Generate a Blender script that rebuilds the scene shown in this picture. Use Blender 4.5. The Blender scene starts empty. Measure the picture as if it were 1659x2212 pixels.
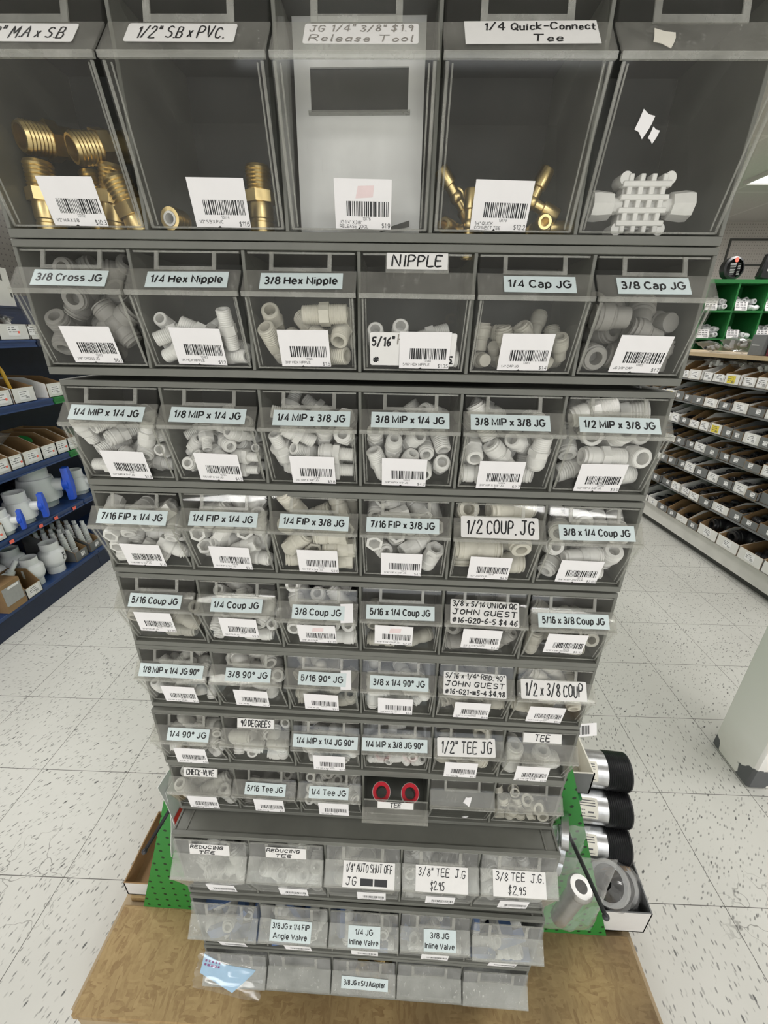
import bpy, bmesh, math, random
from mathutils import Vector, Matrix, Euler, Quaternion
R = math.radians
C = bpy.context.scene.collection
SC = bpy.context.scene
# ------------------------------------------------------------------ camera
cam_d = bpy.data.cameras.new('camera'); cam = bpy.data.objects.new('camera', cam_d); C.objects.link(cam)
cam_d.sensor_fit = 'VERTICAL'; cam_d.sensor_height = 24.0; cam_d.lens = 898.3 / 2212 * 24.0
cam_d.clip_start = 0.02
_p, _r, _y = R(23.449), R(.699), R(-2.247)
_fw = Vector((math.sin(_y)*math.cos(_p), math.cos(_y)*math.cos(_p), -math.sin(_p)))
_r0 = _fw.cross(Vector((0, 0, 1))).normalized(); _u0 = _r0.cross(_fw)
_rt = math.cos(_r)*_r0 + math.sin(_r)*_u0; _up = -math.sin(_r)*_r0 + math.cos(_r)*_u0
M3 = Matrix((_rt, _up, -_fw)).transposed()
cam.matrix_world = Matrix.Translation((.0420, 0, 1.4211)) @ M3.to_4x4()
SC.camera = cam
# ------------------------------------------------------------------ world, exposure, ceiling light
w = bpy.data.worlds.new('world'); SC.world = w; w.use_nodes = True
w.node_tree.nodes['Background'].inputs[0].default_value = (1, .97, .92, 1)
w.node_tree.nodes['Background'].inputs[1].default_value = .05
SC.view_settings.view_transform = 'Standard'; SC.view_settings.look = 'None'
SC.view_settings.gamma = 1; SC.view_settings.use_curve_mapping = False
SC.view_settings.exposure = -0.10
SC.cycles.use_denoising = True
SC.cycles.max_bounces = 6; SC.cycles.diffuse_bounces = 3; SC.cycles.glossy_bounces = 3
SC.cycles.transparent_max_bounces = 28
CEIL = 2.65
TROFFERS = [(3.25, 3.97), (.55, 3.97), (-2.0, 3.97), (-4.4, 3.97), (4.1, .35), (1.75, .95), (-1.45, .95), (-4.1, .35), (3.2, -2.7), (1.5, -2.7), (-1.5, -2.7), (-3.6, -2.7)]
LAMP_W = {.35: 22, 0.95: 24, 3.97: 38, -2.7: 42}
for (x, y) in TROFFERS:
    l = bpy.data.lights.new('troffer_light', 'AREA'); l.shape = 'RECTANGLE'; l.size = .56; l.size_y = 1.16
    l.energy = LAMP_W[y]; l.color = (1, .985, .955)
    o = bpy.data.objects.new('troffer_light', l); o.location = (x, y, CEIL-.035); C.objects.link(o)
# daylight through the shop window behind the camera
l = bpy.data.lights.new('window_daylight', 'AREA'); l.shape = 'RECTANGLE'; l.size = 3.0; l.size_y = 1.3; l.energy = 26; l.color = (.96, .98, 1)
o = bpy.data.objects.new('window_daylight', l); o.location = (.3, -3.80, 1.45); o.rotation_euler = (R(90), 0, 0); C.objects.link(o)
# ------------------------------------------------------------------ helpers
class MB:
    def __init__(s): s.v = []; s.f = []; s.m = []; s.sm = []
    def add(s, vs, fs, mi=0, smooth=False, M=None):
        b = len(s.v)
        s.v += [tuple(M @ Vector(p)) if M is not None else tuple(p) for p in vs]
        for f in fs: s.f.append([b+i for i in f]); s.m.append(mi); s.sm.append(smooth)
        return s
    def box(s, c, d, mi=0, M=None):
        x, y, z = c; a, b, e = d[0]/2, d[1]/2, d[2]/2
        vs = [(x+i*a, y+j*b, z+k*e) for k in (-1, 1) for j in (-1, 1) for i in (-1, 1)]
        return s.add(vs, [(0, 2, 3, 1), (4, 5, 7, 6), (0, 1, 5, 4), (2, 6, 7, 3), (0, 4, 6, 2), (1, 3, 7, 5)], mi, False, M)
    def box2(s, a, b, mi=0, M=None):
        return s.box([(a[i]+b[i])/2 for i in range(3)], [abs(b[i]-a[i]) for i in range(3)], mi, M)
    def prism(s, poly, x0, x1, mi=0, M=None):          # poly of (y,z) extruded along x
        n = len(poly); vs = [(x0, y, z) for y, z in poly]+[(x1, y, z) for y, z in poly]
        fs = [tuple(range(n)), tuple(range(2*n-1, n-1, -1))]+[(i, i+n, (i+1) % n+n, (i+1) % n) for i in range(n)]
        return s.add(vs, fs, mi, False, M)
    def zprism(s, poly, z0, z1, mi=0, M=None):         # poly of (x,y) extruded along z
        n = len(poly); vs = [(x, y, z0) for x, y in poly]+[(x, y, z1) for x, y in poly]
        fs = [tuple(range(n-1, -1, -1)), tuple(range(n, 2*n))]+[(i, (i+1) % n, (i+1) % n+n, i+n) for i in range(n)]
        return s.add(vs, fs, mi, False, M)
    def lathe(s, prof, seg=20, mi=0, M=None, smooth=True, closed=True):   # prof of (x,r), axis x
        vs = []; fs = []; n = len(prof)
        for x, r in prof:
            for k in range(seg):
                a = 2*math.pi*k/seg; vs.append((x, r*math.cos(a), r*math.sin(a)))
        rng = range(n if closed else n-1)
        for i in rng:
            j = (i+1) % n
            for k in range(seg):
                l = (k+1) % seg; fs.append((i*seg+k, i*seg+l, j*seg+l, j*seg+k))
        return s.add(vs, fs, mi, smooth, M)
    def tube(s, pts, r, seg=8, mi=0, cap=True):
        pts = [Vector(p) for p in pts]; n = len(pts); vs = []; fs = []
        up = Vector((0, 0, 1))
        rr = r if isinstance(r, (list, tuple)) else [r]*n
        t0 = (pts[1]-pts[0]).normalized(); a = t0.orthogonal().normalized()
        for i in range(n):
            t = (pts[min(i+1, n-1)]-pts[max(i-1, 0)]).normalized()
            a = (a-t*a.dot(t)).normalized(); b = t.cross(a)
            for k in range(seg):
                q = 2*math.pi*k/seg; vs.append(tuple(pts[i]+(a*math.cos(q)+b*math.sin(q))*rr[i]))
        for i in range(n-1):
            for k in range(seg):
                l = (k+1) % seg; fs.append((i*seg+k, i*seg+l, (i+1)*seg+l, (i+1)*seg+k))
        if cap: fs += [tuple(range(seg-1, -1, -1)), tuple(range((n-1)*seg, n*seg))]
        return s.add(vs, fs, mi, True)
    def ball(s, c, r, mi=0, seg=14, sc=(1, 1, 1)):
        vs = []; fs = []; n = seg//2
        for i in range(n+1):
            t = math.pi*i/n
            for k in range(seg):
                a = 2*math.pi*k/seg; vs.append((c[0]+r*sc[0]*math.cos(t), c[1]+r*sc[1]*math.sin(t)*math.cos(a), c[2]+r*sc[2]*math.sin(t)*math.sin(a)))
        for i in range(n):
            for k in range(seg):
                l = (k+1) % seg; fs.append((i*seg+k, i*seg+l, (i+1)*seg+l, (i+1)*seg+k))
        return s.add(vs, fs, mi, True)
    def mesh(s, name, mats, solid=0, bevel=0, fix=True):
        me = bpy.data.meshes.new(name)
        me.from_pydata(s.v, [], s.f)
        for m in mats: me.materials.append(m)
        me.polygons.foreach_set('material_index', s.m); me.polygons.foreach_set('use_smooth', s.sm)
        bm = bmesh.new(); bm.from_mesh(me)
        if solid or fix: bmesh.ops.remove_doubles(bm, verts=bm.verts, dist=2e-6)
        bmesh.ops.recalc_face_normals(bm, faces=bm.faces)
        if solid: bmesh.ops.solidify(bm, geom=bm.faces[:], thickness=solid)
        if bevel:
            es = [e for e in bm.edges if len(e.link_faces) == 2 and e.calc_face_angle(0) > .5]
            bmesh.ops.bevel(bm, geom=es, offset=bevel, segments=1, affect='EDGES', clamp_overlap=True)
        bm.to_mesh(me); bm.free()
        for e in me.edges: pass
        me.set_sharp_from_angle(angle=R(38))
        return me
    def build(s, name, mats, parent=None, **k):
        return obj(name, s.mesh(name, mats if isinstance(mats, (list, tuple)) else [mats], **k), parent)
def obj(name, me, parent=None):
    o = bpy.data.objects.new(name, me); C.objects.link(o)
    if parent: o.parent = parent
    return o
def tag(o, label=None, cat=None, group=None, kind=None):
    if label: o['label'] = label
    if cat: o['category'] = cat
    if group: o['group'] = group
    if kind: o['kind'] = kind
    return o
def empty(name, loc=(0, 0, 0), rot=(0, 0, 0)):
    o = bpy.data.objects.new(name, None); o.empty_display_size = .02; o.location = loc; o.rotation_euler = rot; C.objects.link(o); return o
def thing(name, label, cat, loc=(0, 0, 0), rot=(0, 0, 0), group=None):
    return tag(empty(name, loc, rot), label, cat, group)
def copy_tree(o, parent=None):
    c = o.copy(); C.objects.link(c)
    if parent: c.parent = parent
    for ch in list(o.children): copy_tree(ch, c)
    return c
# ------------------------------------------------------------------ materials
MATS = {}
def nt(name):
    m = bpy.data.materials.new(name); m.use_nodes = True; t = m.node_tree; t.nodes.clear()
    out = t.nodes.new('ShaderNodeOutputMaterial'); MATS[name] = m
    return m, t, out
def N(t, ty, **k):
    n = t.nodes.new(ty)
    for a, b in k.items():
        if a.startswith('i_'): n.inputs[a[2:].replace('_', ' ')].default_value = b
        else: setattr(n, a, b)
    return n
def col4(c): return (c[0], c[1], c[2], 1)
def plain(name, c, rough=.5, metal=0, var=.08, scale=60, spec=.5, bump=0, c2=None):
    m, t, out = nt(name)
    b = N(t, 'ShaderNodeBsdfPrincipled'); b.inputs['Roughness'].default_value = rough; b.inputs['Metallic'].default_value = metal
    b.inputs['Specular IOR Level'].default_value = spec
    tc = N(t, 'ShaderNodeTexCoord'); nz = N(t, 'ShaderNodeTexNoise'); nz.inputs['Scale'].default_value = scale; nz.inputs['Detail'].default_value = 4
    t.links.new(tc.outputs['Object'], nz.inputs['Vector'])
    mx = N(t, 'ShaderNodeMix', data_type='RGBA')
    d = c2 or [x*(1-2*var) for x in c]
    mx.inputs[6].default_value = col4(d); mx.inputs[7].default_value = col4([min(1, x*(1+var)) for x in c])
    t.links.new(nz.outputs['Fac'], mx.inputs[0]); t.links.new(mx.outputs[2], b.inputs['Base Color'])
    if bump:
        bp = N(t, 'ShaderNodeBump'); bp.inputs['Strength'].default_value = bump; bp.inputs['Distance'].default_value = .001
        t.links.new(nz.outputs['Fac'], bp.inputs['Height']); t.links.new(bp.outputs[0], b.inputs['Normal'])
    t.links.new(b.outputs[0], out.inputs[0]); return m
def clear(name, tint, dust, dustcol=(.62, .61, .56), rough=.06, streak=1.0, refl=.03, graze=.6):
    # thin dusty clear plastic: transparent body, glossy skin, diffuse dust and scratches
    m, t, out = nt(name)
    tr = N(t, 'ShaderNodeBsdfTransparent'); tr.inputs[0].default_value = col4(tint)
    gl = N(t, 'ShaderNodeBsdfGlossy'); gl.inputs['Roughness'].default_value = rough; gl.inputs[0].default_value = (.9, .9, .9, 1)
    lw = N(t, 'ShaderNodeLayerWeight'); lw.inputs[0].default_value = .5; pw = N(t, 'ShaderNodeMath', operation='POWER'); t.links.new(lw.outputs['Facing'], pw.inputs[0]); pw.inputs[1].default_value = 4.5
    fr = N(t, 'ShaderNodeMapRange'); fr.inputs[3].default_value = refl; fr.inputs[4].default_value = graze; t.links.new(pw.outputs[0], fr.inputs[0])
    m1 = N(t, 'ShaderNodeMixShader'); t.links.new(fr.outputs[0], m1.inputs[0]); t.links.new(tr.outputs[0], m1.inputs[1]); t.links.new(gl.outputs[0], m1.inputs[2])
    df = N(t, 'ShaderNodeBsdfDiffuse'); df.inputs[0].default_value = col4(dustcol)
    geo = N(t, 'ShaderNodeNewGeometry')
    nz = N(t, 'ShaderNodeTexNoise'); nz.inputs['Scale'].default_value = 28; nz.inputs['Detail'].default_value = 6; nz.inputs['Roughness'].default_value = .65
    t.links.new(geo.outputs['Position'], nz.inputs['Vector'])
    mp = N(t, 'ShaderNodeMapping'); mp.inputs['Scale'].default_value = (260, 260, 24); mp.inputs['Rotation'].default_value = (0, .25, 0)
    t.links.new(geo.outputs['Position'], mp.inputs[0])
    nz2 = N(t, 'ShaderNodeTexNoise'); nz2.inputs['Scale'].default_value = 1; nz2.inputs['Detail'].default_value = 3; t.links.new(mp.outputs[0], nz2.inputs['Vector'])
    r1 = N(t, 'ShaderNodeMapRange'); r1.inputs[1].default_value = .3; r1.inputs[2].default_value = .75; r1.inputs[3].default_value = dust*.55; r1.inputs[4].default_value = dust*1.5
    t.links.new(nz.outputs['Fac'], r1.inputs[0])
    r2 = N(t, 'ShaderNodeMapRange'); r2.inputs[1].default_value = .62; r2.inputs[2].default_value = .8; r2.inputs[3].default_value = 0; r2.inputs[4].default_value = min(.35, dust*2.2)*streak
    t.links.new(nz2.outputs['Fac'], r2.inputs[0])
    ad = N(t, 'ShaderNodeMath', operation='ADD'); t.links.new(r1.outputs[0], ad.inputs[0]); t.links.new(r2.outputs[0], ad.inputs[1])
    m2 = N(t, 'ShaderNodeMixShader'); t.links.new(ad.outputs[0], m2.inputs[0]); t.links.new(m1.outputs[0], m2.inputs[1]); t.links.new(df.outputs[0], m2.inputs[2])
    t.links.new(m2.outputs[0], out.inputs[0]); return m
# ------------------------------------------------------------------ fittings (each kind one mesh, axis x, centred)
def rotm(a, ax): return Matrix.Rotation(R(a), 4, ax)
def end_prof(x1, x0, r, bore=.5):
    # push-fit socket from x0 (root) to x1 (mouth), outside then back along the bore
    s = 1 if x1 > x0 else -1; L = abs(x1-x0)
    o = [(x0, r*.86), (x0+s*.12*L, r*.88), (x0+s*.2*L, r), (x0+s*.62*L, r), (x0+s*.66*L, r*.93), (x0+s*.72*L, r*.93), (x0+s*.74*L, r),
         (x0+s*.84*L, r*.97), (x0+s*.86*L, r*.8), (x0+s*.93*L, r*.76), (x0+s*.94*L, r*.86), (x1, r*.84),
         (x1, r*bore), (x0+s*.3*L, r*bore*.94), (x0+s*.28*L, 0)]
    return o
def thread_prof(x0, x1, r, n, bore=.6):
    p = []; st = (x1-x0)/n
    for i in range(n):
        p += [(x0+st*i, r*.9), (x0+st*(i+.5), r*(1-.05*i/n))]
    p += [(x1, r*.86), (x1, r*bore), (x0+(x1-x0)*.2, r*bore*.95), (x0+(x1-x0)*.18, 0)]
    return p
def hexa(mb, x0, x1, r, mi=0):
    poly = [(r*math.cos(R(60*k)), r*math.sin(R(60*k))) for k in range(6)]
    mb.prism(poly, min(x0, x1), max(x0, x1), mi)
SEG = 20
def f_coupling(r, L):
    mb = MB(); mb.lathe(end_prof(L/2, .02*L, r), SEG, closed=False); mb.lathe(end_prof(-L/2, -.02*L, r), SEG, closed=False)
    mb.lathe([(-.03*L, r*.6), (-.03*L, r*.9), (.03*L, r*.9), (.03*L, r*.6)], SEG); return mb
def f_reducer(r, r2, L):
    mb = MB(); mb.lathe(end_prof(L/2, .02*L, r), SEG, closed=False); mb.lathe(end_prof(-L/2, -.02*L, r2), SEG, closed=False)
    mb.lathe([(-.06*L, r2*.7), (-.05*L, r2), (.03*L, r*.92), (.04*L, r2*.7)], SEG); return mb
def f_mip(r, L, rt):
    mb = MB(); mb.lathe(thread_prof(-.08*L, -L/2, rt, 7), SEG, smooth=False, closed=False); hexa(mb, -.1*L, .08*L, r*1.12)
    mb.lathe(end_prof(L/2, .06*L, r), SEG, closed=False); return mb
def f_fip(r, L, rs):
    mb = MB(); poly = [(rs*math.cos(R(60*k)), rs*math.sin(R(60*k))) for k in range(6)]
    mb.lathe([(.02*L, rs*.86), (-.42*L, rs), (-L/2, rs*.96), (-L/2, rs*.66), (-.1*L, rs*.62), (-.1*L, 0)], 6, smooth=False, closed=False)
    mb.lathe([(-.3*L, rs*.9), (.02*L, rs*.95), (.1*L, r*.8)], SEG, closed=False)
    mb.lathe(end_prof(L/2, .02*L, r), SEG, closed=False); return mb
def f_nipple(r, L):
    mb = MB(); mb.lathe(thread_prof(-.1*L, -L/2, r, 8), SEG, smooth=False, closed=False); mb.lathe(thread_prof(.1*L, L/2, r, 8), SEG, smooth=False, closed=False)
    hexa(mb, -.11*L, .11*L, r*1.18); return mb
def f_cap(r, L):
    mb = MB(); mb.lathe(end_prof(L/2, -.1*L, r), SEG, closed=False)
    mb.lathe([(-.08*L, r*.9), (-.12*L, r*.78), (-.46*L, r*.76), (-L/2, r*.7), (-L/2, 0)], SEG, closed=False); return mb
def f_elbow(r, L, mip=False):
    mb = MB(); o = Matrix.Translation((-L*.25, 0, -L*.25))
    mb.add([], []); mb.lathe(end_prof(L*.75, .05*L, r), SEG, closed=False, M=o)
    M = o @ rotm(-90, 'Y')
    if mip: mb.lathe(thread_prof(.2*L, L*.75, r*.8, 6), SEG, smooth=False, closed=False, M=M); mb.lathe([(0, r*.8), (.22*L, r*.95), (.24*L, r*.6)], 6, smooth=False, closed=False, M=M)
    else: mb.lathe(end_prof(L*.75, .05*L, r), SEG, closed=False, M=M)
    mb.ball((-L*.25, 0, -L*.25), r*.93); return mb
def f_tee(r, L, n=3):
    mb = MB(); mb.lathe(end_prof(L/2, .05*L, r), SEG, closed=False); mb.lathe(end_prof(-L/2, -.05*L, r), SEG, closed=False)
    mb.lathe(end_prof(L/2, .05*L, r), SEG, closed=False, M=rotm(-90, 'Y'))
    if n == 4: mb.lathe(end_prof(L/2, .05*L, r), SEG, closed=False, M=rotm(90, 'Y'))
    mb.ball((0, 0, 0), r*.95); return mb
def f_valve(r, L):           # inline ball valve, slot 1 = blue lever
    mb = MB(); mb.lathe(end_prof(L/2, .1*L, r), SEG, closed=False); mb.lathe(end_prof(-L/2, -.1*L, r), SEG, closed=False)
    mb.ball((0, 0, 0), r*1.05); mb.lathe([(r*.5, r*.5), (r*1.35, r*.5), (r*1.35, 0)], 12, closed=False, M=rotm(-90, 'Y'))
    mb.box((L*.20, 0, r*1.45), (L*.95, r*1.7, r*.9), 1); mb.lathe([(r*1.25, 0), (r*1.25, r*.75), (r*1.75, r*.7), (r*1.75, 0)], 14, 1, M=rotm(-90, 'Y'), closed=False); return mb
def f_ring(r, L):
    mb = MB(); mb.lathe([(-L/2, r), (L*.3, r), (L*.3, r*1.15), (L/2, r*1.15), (L/2, r*.68), (-L/2, r*.68)], SEG); return mb
KINDS = {
 'cross':  lambda: f_tee(.0105, .040, 4), 'nipple_s': lambda: f_nipple(.0068, .036), 'nipple_l': lambda: f_nipple(.0086, .040), 'nipple_m': lambda: f_nipple(.0078, .036),
 'cap_s': lambda: f_cap(.0078, .024), 'cap_l': lambda: f_cap(.0118, .030),
 'mip_a': lambda: f_mip(.0085, .033, .0070), 'mip_b': lambda: f_mip(.0075, .030, .0052), 'mip_c': lambda: f_mip(.0098, .036, .0070), 'mip_d': lambda: f_mip(.0085, .036, .0088), 'mip_e': lambda: f_mip(.0100, .038, .0090), 'mip_f': lambda: f_mip(.0108, .044, .0108),
 'fip_a': lambda: f_fip(.0085, .033, .0095), 'fip_b': lambda: f_fip(.0085, .034, .0100), 'fip_c': lambda: f_fip(.0100, .037, .0108), 'fip_d': lambda: f_fip(.0098, .036, .0105),
 'coup_l': lambda: f_coupling(.0125, .052), 'coup_r': lambda: f_reducer(.0110, .0085, .042), 'coup_m': lambda: f_coupling(.0098, .040), 'coup_s': lambda: f_coupling(.0080, .036), 'coup_n': lambda: f_coupling(.0090, .038),
 'coup_x': lambda: f_reducer(.0122, .0100, .050), 'coup_y': lambda: f_reducer(.0102, .0090, .042),
 'elbow_m': lambda: f_elbow(.0075, .027, True), 'elbow_l': lambda: f_elbow(.0105, .034), 'elbow_n': lambda: f_elbow(.0090, .031), 'elbow_s': lambda: f_elbow(.0078, .028),
 'tee_l': lambda: f_tee(.0130, .056), 'tee_m': lambda: f_tee(.0105, .046), 'tee_s': lambda: f_tee(.0082, .038), 'check': lambda: f_coupling(.0100, .046),
 'valve': lambda: f_valve(.0105, .056), 'ring': lambda: f_ring(.0080, .010), 'stop': lambda: f_coupling(.0120, .054),
}
# contents: (row, column): (kind, how many, material)
FILL = {
 (2,1):('cross',8,'pg'),(2,2):('nipple_s',10,'pw'),(2,3):('nipple_l',8,'pi'),(2,4):('nipple_m',7,'pw'),(2,5):('cap_s',17,'pb'),(2,6):('cap_l',11,'pg'),
 (3,1):('mip_a',20,'pw'),(3,2):('mip_b',24,'pw'),(3,3):('mip_c',17,'pw'),(3,4):('mip_d',17,'pw'),(3,5):('mip_e',14,'pw'),(3,6):('mip_f',13,'pw'),
 (4,1):('fip_a',20,'pw'),(4,2):('fip_b',19,'pw'),(4,3):('fip_c',16,'pi'),(4,4):('fip_d',16,'pw'),(4,5):('coup_l',8,'pi'),(4,6):('coup_r',14,'pw'),
 (5,1):('coup_n',9,'pb'),(5,2):('coup_s',19,'pw'),(5,3):('coup_m',14,'pw'),(5,4):('coup_n',5,'pb'),(5,5):('coup_y',10,'pg'),(5,6):('coup_y',9,'pb'),
 (6,1):('elbow_m',15,'pw'),(6,2):('elbow_l',8,'pw'),(6,3):('elbow_n',12,'pb'),(6,4):('elbow_n',11,'pw'),(6,5):('elbow_n',12,'pb'),(6,6):('coup_x',8,'pi'),
 (7,1):('elbow_s',15,'pw'),(7,2):('elbow_n',11,'pw'),(7,3):('elbow_m',12,'pw'),(7,4):('elbow_m',10,'pw'),(7,5):('tee_l',3,'pi'),(7,6):('tee_l',2,'pw'),
 (8,1):('check',8,'pw'),(8,2):('tee_s',5,'pg'),(8,3):('tee_s',10,'pw'),(8,6):('ring',16,'pi'),
 (9,1):('tee_m',9,'pw'),(9,2):('tee_m',9,'pw'),(9,3):('stop',6,'pb'),(9,4):('tee_m',8,'pw'),(9,5):('tee_m',8,'pw'),
 (10,1):('valve',9,'pwb'),(10,2):('valve',6,'pwb'),(10,3):('valve',5,'pwb'),(10,4):('valve',6,'pwb'),(10,5):('valve',9,'pwb'),
 (11,3):('stop',4,'pbr'),
}
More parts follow.
